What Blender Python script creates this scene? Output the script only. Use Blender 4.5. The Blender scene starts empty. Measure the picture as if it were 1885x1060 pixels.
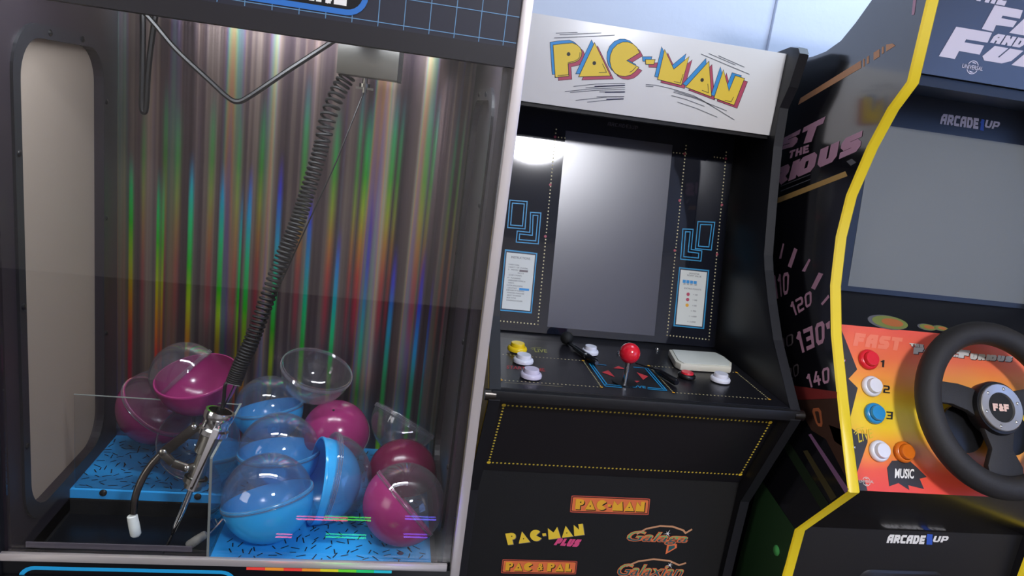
import bpy, bmesh, math, random
from mathutils import Vector, Matrix, Quaternion
sc = bpy.context.scene
COL = sc.collection
random.seed(7)
H = 1.28                                    # eye height above the floor; shapes below are written with z measured from the eye

# ------------------------------------------------------------------ camera
F_PX = 1320.0
R0 = Vector((0.981, 0.092, 0.171))
def _basis():
    d = Vector((196 - 942.5, 6040 - 530, F_PX)).normalized()         # world down in camera axes (x right, y down, z forward)
    h = Vector((8500 - 942.5, 1255 - 530, F_PX)); h -= d * h.dot(d); h.normalize()
    y = (-d).cross(h)
    return h, y, -d
BX, BY, BZ = _basis()
def ray(px, py):
    c = Vector((px - 942.5, py - 530.0, F_PX))
    return Vector((BX.dot(c), BY.dot(c), BZ.dot(c)))
def proj(p):
    p = Vector(p)
    c = BX * p.x + BY * p.y + BZ * p.z
    return (942.5 + F_PX * c.x / c.z, 530 + F_PX * c.y / c.z)
cam_d = bpy.data.cameras.new('camera'); cam = bpy.data.objects.new('camera', cam_d); COL.objects.link(cam)
cam_d.sensor_width = 36; cam_d.lens = F_PX / 1885 * 36; cam_d.clip_start = 0.02; cam_d.clip_end = 60
m = Matrix(((BX.x, -BX.y, -BX.z, 0), (BY.x, -BY.y, -BY.z, 0), (BZ.x, -BZ.y, -BZ.z, H), (0, 0, 0, 1)))
cam.matrix_world = m
sc.camera = cam
# ------------------------------------------------------------------ exposure, world, lights
vs = sc.view_settings
vs.view_transform = 'Standard'; vs.look = 'None'; vs.exposure = 0.0; vs.gamma = 1.0; vs.use_curve_mapping = False
sc.cycles.max_bounces = 12; sc.cycles.transparent_max_bounces = 24; sc.cycles.glossy_bounces = 6
sc.cycles.use_denoising = True
W = bpy.data.worlds.new('room_dark'); sc.world = W; W.use_nodes = True
W.node_tree.nodes['Background'].inputs[0].default_value = (0.5, 0.55, 0.65, 1); W.node_tree.nodes['Background'].inputs[1].default_value = 0.2
LAMP_STRENGTH = 210.0
def area_light(name, loc, aim, sx, sy, power, color):
    l = bpy.data.lights.new(name, 'AREA'); l.shape = 'RECTANGLE'; l.size = sx; l.size_y = sy; l.energy = power; l.color = color
    o = bpy.data.objects.new(name, l); COL.objects.link(o)
    o.location = Vector(loc) + Vector((0, 0, H))
    o.rotation_euler = (Vector(aim) - Vector(loc)).to_track_quat('-Z', 'Y').to_euler()
    return o
area_light('cool_wall_light', (0.98, 1.12, 0.88), (0.95, 1.62, 0.32), 0.9, 0.12, 10.5, (0.62, 0.78, 1.0))
area_light('claw_machine_light', (-0.13, 0.785, 0.11), (-0.13, 0.80, -0.5), 0.42, 0.04, 3.2, (0.92, 0.95, 1.0))
area_light('left_fill_light', (-2.1, -0.6, 0.35), (0.0, 1.0, -0.2), 1.0, 1.0, 22.0, (1.0, 0.93, 0.86))  # warm fill added from the left; no window stands there

# ------------------------------------------------------------------ materials
def lin(c):
    if isinstance(c, str): c = tuple(int(c[i:i + 2], 16) for i in (0, 2, 4))
    return tuple((x / 255 / 12.92) if x / 255 <= .04045 else ((x / 255 + .055) / 1.055) ** 2.4 for x in c) + (1.0,)
MATS = {}
def mat(name, color, rough=.5, metal=0.0, ior=1.5, emis=None, estr=0.0, bump=0.0, bscale=200.0, coat=0.0, spec=.5, trans=0.0, var=0.0):
    if name in MATS: return MATS[name]
    M = bpy.data.materials.new(name); M.use_nodes = True; nt = M.node_tree; b = nt.nodes['Principled BSDF']
    b.inputs['Base Color'].default_value = lin(color); b.inputs['Roughness'].default_value = rough
    b.inputs['Metallic'].default_value = metal; b.inputs['IOR'].default_value = ior
    b.inputs['Specular IOR Level'].default_value = spec
    b.inputs['Coat Weight'].default_value = coat; b.inputs['Coat Roughness'].default_value = .08
    if emis: b.inputs['Emission Color'].default_value = lin(emis); b.inputs['Emission Strength'].default_value = estr
    tc = nt.nodes.new('ShaderNodeTexCoord')
    if var:
        n = nt.nodes.new('ShaderNodeTexNoise'); n.inputs['Scale'].default_value = 18; n.inputs['Detail'].default_value = 6
        nt.links.new(tc.outputs['Object'], n.inputs['Vector'])
        mx = nt.nodes.new('ShaderNodeMixRGB'); mx.blend_type = 'MULTIPLY'; mx.inputs[0].default_value = var
        mx.inputs[1].default_value = lin(color)
        nt.links.new(n.outputs['Fac'], mx.inputs[2]); nt.links.new(mx.outputs[0], b.inputs['Base Color'])
    if bump:
        n = nt.nodes.new('ShaderNodeTexNoise'); n.inputs['Scale'].default_value = bscale; n.inputs['Detail'].default_value = 4
        nt.links.new(tc.outputs['Object'], n.inputs['Vector'])
        bp = nt.nodes.new('ShaderNodeBump'); bp.inputs['Strength'].default_value = bump; bp.inputs['Distance'].default_value = .002
        nt.links.new(n.outputs['Fac'], bp.inputs['Height']); nt.links.new(bp.outputs['Normal'], b.inputs['Normal'])
    if trans:
        t = nt.nodes.new('ShaderNodeBsdfTranslucent'); t.inputs['Color'].default_value = lin(color)
        mx = nt.nodes.new('ShaderNodeMixShader'); mx.inputs[0].default_value = trans
        nt.links.new(b.outputs[0], mx.inputs[1]); nt.links.new(t.outputs[0], mx.inputs[2])
        nt.links.new(mx.outputs[0], nt.nodes['Material Output'].inputs[0])
    MATS[name] = M
    return M
def clear_mat(name, tint, base, edge, power, haze=0.0, hazecol=(200, 200, 205), rough=.012):
    """thin clear plastic: transparent with a Fresnel-like gloss and a little haze"""
    M = bpy.data.materials.new(name); M.use_nodes = True; nt = M.node_tree
    for n in list(nt.nodes): nt.nodes.remove(n)
    out = nt.nodes.new('ShaderNodeOutputMaterial')
    tr = nt.nodes.new('ShaderNodeBsdfTransparent'); tr.inputs[0].default_value = lin(tint)
    gl = nt.nodes.new('ShaderNodeBsdfGlossy'); gl.inputs['Roughness'].default_value = rough
    lw = nt.nodes.new('ShaderNodeLayerWeight'); lw.inputs['Blend'].default_value = .5
    pw = nt.nodes.new('ShaderNodeMath'); pw.operation = 'POWER'; pw.inputs[1].default_value = power
    ma = nt.nodes.new('ShaderNodeMath'); ma.operation = 'MULTIPLY_ADD'; ma.inputs[1].default_value = edge; ma.inputs[2].default_value = base
    nt.links.new(lw.outputs['Facing'], pw.inputs[0]); nt.links.new(pw.outputs[0], ma.inputs[0])
    mx = nt.nodes.new('ShaderNodeMixShader'); nt.links.new(ma.outputs[0], mx.inputs[0])
    nt.links.new(tr.outputs[0], mx.inputs[1]); nt.links.new(gl.outputs[0], mx.inputs[2])
    last = mx
    if haze:
        df = nt.nodes.new('ShaderNodeBsdfDiffuse'); df.inputs[0].default_value = lin(hazecol)
        tl = nt.nodes.new('ShaderNodeBsdfTranslucent'); tl.inputs[0].default_value = lin(hazecol)
        m0 = nt.nodes.new('ShaderNodeMixShader'); nt.links.new(df.outputs[0], m0.inputs[1]); nt.links.new(tl.outputs[0], m0.inputs[2])
        m2 = nt.nodes.new('ShaderNodeMixShader')
        hz = nt.nodes.new('ShaderNodeMath'); hz.operation = 'MULTIPLY_ADD'; hz.inputs[1].default_value = haze * 1.5; hz.inputs[2].default_value = haze
        nt.links.new(pw.outputs[0], hz.inputs[0]); nt.links.new(hz.outputs[0], m2.inputs[0])
        nt.links.new(mx.outputs[0], m2.inputs[1]); nt.links.new(m0.outputs[0], m2.inputs[2]); last = m2
    nt.links.new(last.outputs[0], out.inputs[0])
    MATS[name] = M
    return M
black = mat('black_laminate', (20, 20, 24), .38, bump=.08, bscale=900, spec=.5)
black_gloss = mat('black_gloss_overlay', (14, 14, 18), .12, spec=.6, coat=.3)
deck_black = mat('black_deck_overlay', (24, 23, 28), .3, spec=.6)
black_plain = mat('black_plastic', (12, 12, 14), .35)
black_matte = mat('black_matte', (7, 7, 8), .7, bump=.1, bscale=500)
edge_black = mat('black_edge_trim', (26, 27, 32), .42)
white_print = mat('white_print', (238, 236, 232), .4)
chrome = mat('chrome', (214, 214, 214), .12, 1.0, bump=.02, bscale=40)
steel = mat('brushed_steel', (150, 148, 140), .28, 1.0, bump=.05, bscale=120)
dark_steel = mat('dark_steel', (92, 88, 84), .3, 1.0)
acrylic = clear_mat('clear_acrylic', (246, 247, 248), .045, .75, 4.0)
acrylic_edge = mat('acrylic_edge', (150, 155, 150), .25, spec=.6, trans=.3)
shell_clear = clear_mat('clear_capsule_plastic', (243, 243, 246), .05, .5, 2.6, haze=.045)
def pm(name, c, r=.45): return mat(name, c, r)
yellow = pm('yellow_print', (244, 208, 60)); blue = pm('blue_print', (45, 150, 220)); redp = pm('crimson_print', (190, 70, 100))
ink = pm('ink', (16, 16, 18)); grey_ink = pm('grey_ink', (96, 96, 104)); card = pm('card_white', (222, 226, 222))
dot_cream = pm('cream_dot', (214, 200, 150)); dot_yellow = pm('yellow_dot', (224, 196, 70)); dot_red = pm('red_dot', (170, 60, 80))
orange_p = pm('orange_print', (235, 120, 70)); orange_d = pm('rust_print', (190, 84, 66)); gold = pm('gold_print', (240, 176, 48))
bright_red = pm('red_print', (205, 60, 66)); pinkp = pm('pink_print', (224, 80, 130)); green_p = pm('green_print', (120, 180, 110)); teal_p = pm('teal_print', (38, 92, 96))
cyan_p = pm('cyan_print', (30, 150, 205)); lightblue = pm('pale_blue_line', (96, 140, 178)); white_lav = pm('lavender_white_print', (206, 200, 214))
mauve = pm('mauve_print', (196, 150, 176)); tan_p = pm('tan_print', (205, 150, 110)); logo_blue = pm('logo_blue', (50, 90, 190))
taupe_ink = pm('taupe_print', (120, 108, 112))

# ------------------------------------------------------------------ mesh builder
class MB:
    def __init__(s): s.v = []; s.f = []; s.m = []; s.mats = []
    def mi(s, M):
        if M not in s.mats: s.mats.append(M)
        return s.mats.index(M)
    def add(s, vs_, fs, M=None):
        k = len(s.v); s.v += [Vector(v) for v in vs_]
        i = s.mi(M) if M else 0
        for f in fs: s.f.append(tuple(k + j for j in f)); s.m.append(i)
        return s
    def box(s, lo, hi, M=None):
        x0, y0, z0 = lo; x1, y1, z1 = hi
        v = [(x0, y0, z0), (x1, y0, z0), (x1, y1, z0), (x0, y1, z0), (x0, y0, z1), (x1, y0, z1), (x1, y1, z1), (x0, y1, z1)]
        return s.add(v, [(0, 3, 2, 1), (4, 5, 6, 7), (0, 1, 5, 4), (1, 2, 6, 5), (2, 3, 7, 6), (3, 0, 4, 7)], M)
    def prism_x(s, yz, x0, x1, M=None):
        n = len(yz); v = [(x0, y, z) for y, z in yz] + [(x1, y, z) for y, z in yz]
        return s.add(v, [tuple(range(n)), tuple(range(2 * n - 1, n - 1, -1))] + [(i, i + n, (i + 1) % n + n, (i + 1) % n) for i in range(n)], M)
    def slab(s, pts, off, M=None):
        """planar polygon given as 3-d points, thickened by vector off"""
        n = len(pts); pts = [Vector(p) for p in pts]; off = Vector(off)
        v = pts + [p + off for p in pts]
        return s.add(v, [tuple(range(n)), tuple(range(2 * n - 1, n - 1, -1))] + [(i, i + n, (i + 1) % n + n, (i + 1) % n) for i in range(n)], M)
    def tube(s, pts, r, n=10, M=None, closed=False, caps=True):
        pts = [Vector(p) for p in pts]; N = len(pts)
        rr = r if isinstance(r, (list, tuple)) else [r] * N
        rings = []; ref = None
        for i, p in enumerate(pts):
            a = pts[(i - 1) % N] if (closed or i > 0) else p; b = pts[(i + 1) % N] if (closed or i < N - 1) else p
            t = (b - a).normalized()
            if ref is None: ref = t.orthogonal().normalized()
            ref = (ref - t * ref.dot(t)).normalized(); w = t.cross(ref)
            rings.append([p + (ref * math.cos(2 * math.pi * k / n) + w * math.sin(2 * math.pi * k / n)) * rr[i] for k in range(n)])
        v = [q for rg in rings for q in rg]; fs = []
        for i in range(N if closed else N - 1):
            j = (i + 1) % N
            for k in range(n): fs.append((i * n + k, i * n + (k + 1) % n, j * n + (k + 1) % n, j * n + k))
        if not closed and caps: fs += [tuple(range(n - 1, -1, -1)), tuple((N - 1) * n + k for k in range(n))]
        return s.add(v, fs, M)
    def lathe(s, prof, org, ax, n=32, M=None, caps=False):
        org = Vector(org); ax = Vector(ax).normalized(); u = ax.orthogonal().normalized(); w = ax.cross(u)
        v = []; fs = []
        for r, t in prof:
            for k in range(n): v.append(org + ax * t + (u * math.cos(2 * math.pi * k / n) + w * math.sin(2 * math.pi * k / n)) * max(r, 1e-5))
        for i in range(len(prof) - 1):
            for k in range(n): fs.append((i * n + k, i * n + (k + 1) % n, (i + 1) * n + (k + 1) % n, (i + 1) * n + k))
        if caps: fs += [tuple(range(n - 1, -1, -1)), tuple((len(prof) - 1) * n + k for k in range(n))]
        return s.add(v, fs, M)
    def build(s, name, M=None, parent=None, bevel=0.0, smooth=True, world=True):
        me = bpy.data.meshes.new(name)
        off = Vector((0, 0, 0))
        if world:
            off = Vector((0, 0, H)); p = parent
            while p is not None: off = off - p.location; p = p.parent
        bm = bmesh.new()
        vv = [bm.verts.new(v + off) for v in s.v]
        for f, i in zip(s.f, s.m):
            try:
                fc = bm.faces.new([vv[j] for j in f]); fc.material_index = i; fc.smooth = smooth
            except ValueError: pass
        bmesh.ops.recalc_face_normals(bm, faces=bm.faces)
        if bevel:
            bmesh.ops.bevel(bm, geom=[e for e in bm.edges if len(e.link_faces) == 2 and e.calc_face_angle(0) > .5], offset=bevel, segments=2, profile=.6, affect='EDGES', clamp_overlap=True)
            for fc in bm.faces: fc.smooth = smooth
        bm.to_mesh(me); bm.free()
        if smooth: me.set_sharp_from_angle(angle=.7)
        ml = s.mats if s.mats else []
        if M is not None and not ml: ml = [M]
        for q in ml: me.materials.append(q)
        o = bpy.data.objects.new(name, me); COL.objects.link(o)
        if parent is not None: o.parent = parent
        return o
def thing(name, label, cat, loc, group=None):
    o = bpy.data.objects.new(name, None); COL.objects.link(o); o.empty_display_size = .05
    o.location = Vector(loc) + Vector((0, 0, H)); o['label'] = label; o['category'] = cat
    if group: o['group'] = group
    return o
def tag(o, label, cat, group=None):
    o['label'] = label; o['category'] = cat
    if group: o['group'] = group
    return o
def struct(o): o['kind'] = 'structure'; return o

# ------------------------------------------------------------------ drawing on planes
class Plane:
    """a plane through p with unit normal n (towards the viewer); takes pixel directions of the photo's own sight lines or plane coordinates"""
    def __init__(s, p, n): s.p = Vector(p); s.n = Vector(n).normalized()
    def px(s, x, y, off=0.0):
        r = ray(x, y); q = s.p + s.n * off
        return r * (q.dot(s.n) / r.dot(s.n))
    def xz(s, x, z, off=0.0):
        y = s.p.y - (s.n.x * (x - s.p.x) + s.n.z * (z - s.p.z)) / s.n.y
        return Vector((x, y, z)) + s.n * off
    def xy(s, x, y, off=0.0):
        z = s.p.z - (s.n.x * (x - s.p.x) + s.n.y * (y - s.p.y)) / s.n.z
        return Vector((x, y, z)) + s.n * off
def poly(mb, pts, M):
    mb.add(pts, [tuple(range(len(pts)))], M)
def stroke2(pts, w, closed=False):
    """offset outline of a 2-d polyline as quads with mitred joints"""
    P = [Vector((p[0], p[1])) for p in pts]; n = len(P); L = []; Rr = []
    for i in range(n):
        a = P[i - 1] if (i > 0 or closed) else None; b = P[(i + 1) % n] if (i < n - 1 or closed) else None
        d1 = (P[i] - a).normalized() if a is not None else None; d2 = (b - P[i]).normalized() if b is not None else None
        if d1 is None: d1 = d2
        if d2 is None: d2 = d1
        n1 = Vector((-d1.y, d1.x)); n2 = Vector((-d2.y, d2.x)); mm = (n1 + n2)
        if mm.length < 1e-4: mm = n1
        mm.normalize(); k = w / 2 / max(mm.dot(n1), .42)
        L.append(P[i] + mm * k); Rr.append(P[i] - mm * k)
    return [(L[i], L[(i + 1) % n], Rr[(i + 1) % n], Rr[i]) for i in range(n if closed else n - 1)]
GL = {
 'A': (.72, [[(0, 0), (0, .72), (.28, 1), (1, 1), (1, 0)], [(0, .42), (1, .42)]]), 'R': (.72, [[(0, 0), (0, 1), (.85, 1), (1, .85), (1, .6), (.85, .45), (0, .45)], [(.5, .45), (1, 0)]]),
 'C': (.68, [[(1, 1), (.15, 1), (0, .85), (0, .15), (.15, 0), (1, 0)]]), 'D': (.72, [[(0, 0), (0, 1), (.75, 1), (1, .75), (1, .25), (.75, 0), (0, 0)]]),
 'E': (.64, [[(1, 1), (0, 1), (0, 0), (1, 0)], [(0, .5), (.85, .5)]]), 'U': (.72, [[(0, 1), (0, .18), (.18, 0), (.82, 0), (1, .18), (1, 1)]]),
 'P': (.7, [[(0, 0), (0, 1), (.85, 1), (1, .85), (1, .55), (.85, .4), (0, .4)]]), 'F': (.68, [[(0, 0), (0, 1), (1, 1)], [(0, .5), (.85, .5)]]),
 'S': (.7, [[(1, 1), (.15, 1), (0, .85), (0, .65), (.15, .5), (.85, .5), (1, .35), (1, .15), (.85, 0), (0, 0)]]), 'T': (.7, [[(0, 1), (1, 1)], [(.5, 1), (.5, 0)]]),
 'I': (.2, [[(.5, 0), (.5, 1)]]), 'O': (.76, [[(.15, 0), (0, .15), (0, .85), (.15, 1), (.85, 1), (1, .85), (1, .15), (.85, 0), (.15, 0)]]),
 'H': (.72, [[(0, 0), (0, 1)], [(1, 0), (1, 1)], [(0, .5), (1, .5)]]), 'N': (.74, [[(0, 0), (0, 1), (1, 0), (1, 1)]]), 'M': (.9, [[(0, 0), (0, 1), (.5, .45), (1, 1), (1, 0)]]),
 'L': (.64, [[(0, 1), (0, 0), (1, 0)]]), 'W': (.95, [[(0, 1), (.22, 0), (.5, .7), (.78, 0), (1, 1)]]), 'V': (.8, [[(0, 1), (.5, 0), (1, 1)]]), 'G': (.72, [[(1, 1), (0, 1), (0, 0), (1, 0), (1, .5), (.5, .5)]]),
 '0': (.62, [[(.2, 0), (0, .15), (0, .85), (.2, 1), (.8, 1), (1, .85), (1, .15), (.8, 0), (.2, 0)]]), '1': (.36, [[(0, .82), (.8, 1), (.8, 0)]]),
 '2': (.62, [[(0, 1), (.85, 1), (1, .9), (1, .6), (.85, .5), (.15, .5), (0, .4), (0, 0), (1, 0)]]), '3': (.62, [[(0, 1), (1, 1), (1, 0), (0, 0)], [(.25, .5), (1, .5)]]),
 '9': (.62, [[(1, .45), (0, .45), (0, 1), (1, 1), (1, 0), (.1, 0)]]),
 '4': (.66, [[(.55, 1), (0, .32), (1, .32)], [(.75, .62), (.75, 0)]]), '&': (.72, [[(1, .55), (.5, 0), (.1, 0), (0, .25), (.75, .75), (.65, 1), (.3, 1), (.2, .8), (1, 0)]]), '-': (.4, [[(0, .5), (1, .5)]]), ' ': (.35, [])}
PG = {  # chunky rounded arcade capitals, filled shapes
 'P': (.82, [[(0, 1), (.5, 1), (.68, .96), (.8, .84), (.82, .7), (.78, .55), (.66, .44), (.46, .4), (.46, 0), (0, 0)]], (.48, .7)),
 'A': (.98, [[(.49, 1), (.98, 0), (0, 0)]], (.49, .36)),
 'C': (.95, [[(.5 + .5 * math.cos(a), .5 + .5 * math.sin(a)) for a in [math.radians(35 + i * 290 / 22) for i in range(23)]] + [(.5, .5)]], None),
 '-': (.34, [[(0, .36), (.3, .36), (.3, .6), (0, .6)]], None),
 'M': (1.05, [[(.12, 1), (.52, .55), (.92, 1), (1.05, 0), (0, 0)]], None),
 'N': (.9, [[(.1, 1), (.5, .5), (.5, 1), (.88, 1), (.88, 0), (0, 0)]], None),
 'L': (.7, [[(0, 1), (.4, 1), (.4, .36), (.7, .36), (.7, 0), (0, 0)]], None), ' ': (.3, [], None)}
def seg_polys(q, w, closed):
    """one plain rectangle per stroke segment, lengthened at each bend to close the corner"""
    q = [Vector(p) for p in q]; n = len(q); out = []
    for i in range(n if closed else n - 1):
        a, b = q[i], q[(i + 1) % n]; d = (b - a).normalized(); nn = Vector((-d.y, d.x)) * (w / 2)
        def ext(k, dirn):
            if not closed and (k <= 0 or k >= n - 1): return w / 2
            p0 = q[k] - q[k - 1]; p1 = q[(k + 1) % n] - q[k]; th = p0.angle(p1) if p0.length > 1e-6 and p1.length > 1e-6 else 0
            return w / 2 * min(math.tan(min(th, 2.0) / 2), 1.0)
        a2 = a - d * ext(i, -1); b2 = b + d * ext((i + 1) % n if closed else i + 1, 1)
        out.append([tuple(a2 + nn), tuple(b2 + nn), tuple(b2 - nn), tuple(a2 - nn)])
    return out
def block_text(text, w=.2, gap=.14, shear=0.0, rounded=0):
    """list of 2-d polygons in a 0..1 box"""
    x = 0.0; out = []
    for ch in text:
        W_, L = GL[ch]
        for pl in L:
            closed = len(pl) > 2 and pl[0] == pl[-1]
            q = [(x + w / 2 + px_ * max(W_ - w, 0.0), w / 2 + py_ * (1 - w)) for px_, py_ in (pl[:-1] if closed else pl)]
            out += seg_polys(q, w, closed)
        x += W_ + gap
    x -= gap
    return [[((p[0] + shear * p[1]) / (x + shear), min(max(p[1], -.02), 1.02)) for p in pg] for pg in out], x + shear
def chunky_text(text, gap=.06):
    x = 0.0; out = []; dots = []
    for ch in text:
        if ch == '&':
            W_ = .6; pl = [(1, .55), (.5, 0), (.1, 0), (0, .25), (.75, .75), (.65, 1), (.3, 1), (.2, .8), (1, 0)]
            out += [[(p.x, p.y) for p in qd] for qd in stroke2([(x + .08 + a * .5, .15 + b * .7) for a, b in pl], .17)]
        else:
            W_, L, dot = PG[ch]
            for pg in L: out.append([(x + a, b) for a, b in pg])
            if dot: dots.append((x + dot[0], dot[1]))
        x += W_ + gap
    x -= gap
    return [[(a / x, b) for a, b in pg] for pg in out], [(a / x, b) for a, b in dots], x
def font_text(text, bold=0.0, shear=0.0):
    c = bpy.data.curves.new('t', 'FONT'); c.body = text; c.offset = bold; c.shear = shear; c.resolution_u = 3
    o = bpy.data.objects.new('t', c); COL.objects.link(o)
    dg = bpy.context.evaluated_depsgraph_get(); dg.update()
    me = bpy.data.meshes.new_from_object(o.evaluated_get(dg))
    vs_ = [(v.co.x, v.co.y) for v in me.vertices]; fs = [tuple(p.vertices) for p in me.polygons]
    bpy.data.objects.remove(o); bpy.data.curves.remove(c); bpy.data.meshes.remove(me)
    if not vs_: return [], 1
    x0 = min(v[0] for v in vs_); x1 = max(v[0] for v in vs_); y0 = min(v[1] for v in vs_); y1 = max(v[1] for v in vs_)
    vs_ = [((x - x0) / (x1 - x0), (y - y0) / (y1 - y0)) for x, y in vs_]
    return [[vs_[i] for i in f] for f in fs], (x1 - x0) / (y1 - y0)
def quad_map(pl, quad, off):
    """unit square -> plane. quad: four pixels TL TR BR BL of the writing as the photo shows it"""
    TL, TR, BR, BL = [pl.px(x, y, off) for x, y in quad]
    def f(u, v):
        return (BL * (1 - u) + BR * u) * (1 - v) + (TL * (1 - u) + TR * u) * v
    return f
def rect_map(o, du, dv): return lambda u, v: o + du * u + dv * v
def put(mb, polys, f, M):
    o = f(0, 0); n = (f(1, 0) - o).cross(f(0, 1) - o).normalized()
    if n.dot(o) > 0: n = -n
    for i, pg in enumerate(polys): poly(mb, [f(a, b) + n * (1.5e-5 * (i % 13)) for a, b in pg], M)   # each stroke a hair above the last
def disc(mb, c, u, v, r, M, n=12): poly(mb, [c + u * (r * math.cos(2 * math.pi * k / n)) + v * (r * math.sin(2 * math.pi * k / n)) for k in range(n)], M)
def line3(mb, pts, w, n, M, closed=False):
    """flat ribbon along 3-d points lying in a plane with normal n"""
    pts = [Vector(p) for p in pts]; n = Vector(n).normalized(); u = (pts[1] - pts[0]).normalized(); v = n.cross(u); o = pts[0]
    q = [((p - o).dot(u), (p - o).dot(v)) for p in pts]
    for qd in stroke2(q, w, closed): poly(mb, [o + u * a.x + v * a.y for a in qd], M)
def dotted(mb, a, b, step, r, n, M):
    a = Vector(a); b = Vector(b); d = b - a; k = max(1, round(d.length / step)); n = Vector(n).normalized(); u = d.normalized(); v = n.cross(u)
    for i in range(k + 1): disc(mb, a + d * (i / k), u, v, r, M, 8)
def rrect(x0, y0, x1, y1, r, n=6):
    out = []
    for cx, cy, a0 in ((x1 - r, y1 - r, 0), (x0 + r, y1 - r, 90), (x0 + r, y0 + r, 180), (x1 - r, y0 + r, 270)):
        for i in range(n + 1):
            a = math.radians(a0 + 90 * i / n); out.append((cx + r * math.cos(a), cy + r * math.sin(a)))
    return out
def bolt(parent, name, c, ax, r, M, h=None):
    h = h or r * .6
    return MB().lathe([(0, h), (r * .6, h * .9), (r, h * .35), (r, -.001)], c, ax, 14, M).build(name, M, parent)

# ================================================================== the room
wall_paint = mat('wall_paint', (206, 214, 232), .75, bump=.25, bscale=60)
wall_warm = mat('room_wall_paint', (222, 212, 198), .8, bump=.15, bscale=60)
carpet = mat('floor_carpet', (96, 88, 82), .95, bump=.5, bscale=400)
YW = 1.62
def rbox(name, lo, hi, M): return struct(MB().box(lo, hi, M).build(name))
rbox('floor', (-2.6, -3.1, -H - .05), (3.0, YW + .1, -H), carpet)
rbox('ceiling', (-2.6, -3.1, 1.12), (3.0, YW + .1, 1.17), mat('ceiling_paint', (226, 224, 218), .85))
rbox('wall_back', (-2.6, YW, -H), (3.0, YW + .1, 1.12), wall_paint)
rbox('wall_left', (-2.7, -3.1, -H), (-2.6, YW + .1, 1.12), wall_warm)
rbox('wall_right', (3.0, -3.1, -H), (3.1, YW + .1, 1.12), wall_warm)
rbox('wall_front', (-2.7, -3.2, -H), (3.1, -3.1, 1.12), wall_warm)
struct(MB().prism_x([(YW - .012, -H), (YW, -H), (YW, 1.12), (YW - .012, 1.12)], .797, 2.2, wall_paint).build('wall_back_panel', bevel=.003))

# dome lamp on the ceiling behind the viewer: it lights the row and shows in the glossy monitor overlay
lampM = mat('lamp_glass', (255, 250, 240), .4, emis=(246, 247, 255), estr=LAMP_STRENGTH)
lamp = thing('ceiling_lamp', 'round white dome ceiling light seen as a glowing oval reflected in the black monitor overlay', 'ceiling light', (.75, -1.14, 1.12))
MB().lathe([(.0, -.085), (.06, -.08), (.11, -.066), (.15, -.042), (.172, -.012), (.172, 0)], (.75, -1.14, 1.10), (0, 0, 1), 32, lampM).build('glass_dome', None, lamp)
MB().lathe([(.0, 0), (.185, 0), (.185, -.02), (.174, -.022), (.174, -.004)], (.75, -1.14, 1.12), (0, 0, 1), 32, steel).build('base_ring', None, lamp)

# made-up window, added so its blue glow lifts the racing cabinet's glossy black panels
wy0, wy1, wz0, wz1 = -2.45, -.75, -.35, .98
win_glow = mat('added_window_glow', (150, 190, 255), 1.0, emis=(140, 178, 255), estr=3.0)
struct(MB().box((2.985, wy0, wz0), (2.998, wy1, wz1), win_glow).build('added_window'))
wf = MB(); wht = mat('window_frame_white', (226, 226, 224), .5)
for lo, hi in (((2.95, wy0 - .05, wz0 - .05), (3.0, wy1 + .05, wz0)), ((2.95, wy0 - .05, wz1), (3.0, wy1 + .05, wz1 + .05)), ((2.95, wy0 - .05, wz0), (3.0, wy0, wz1)), ((2.95, wy1, wz0), (3.0, wy1 + .05, wz1)), ((2.96, (wy0 + wy1) / 2 - .02, wz0), (3.0, (wy0 + wy1) / 2 + .02, wz1))): wf.box(lo, hi, wht)
struct(wf.build('added_window_frame', smooth=False))

# ================================================================== claw machine
CX = -.136
claw = thing('claw_machine', 'claw machine with clear front, rainbow foil back wall and plastic capsules inside', 'claw machine', (CX, .95, -H))
XL, XR, YF, YB, ZF = -.376, .104, .750, 1.055, -.536
shade = mat('machine_inner_panel', (32, 26, 33), .45, spec=.5)
body_black = mat('machine_black_front', (13, 14, 18), .3, spec=.5)
header_navy = mat('header_dark_navy', (44, 46, 58), .3, spec=.5)
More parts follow.
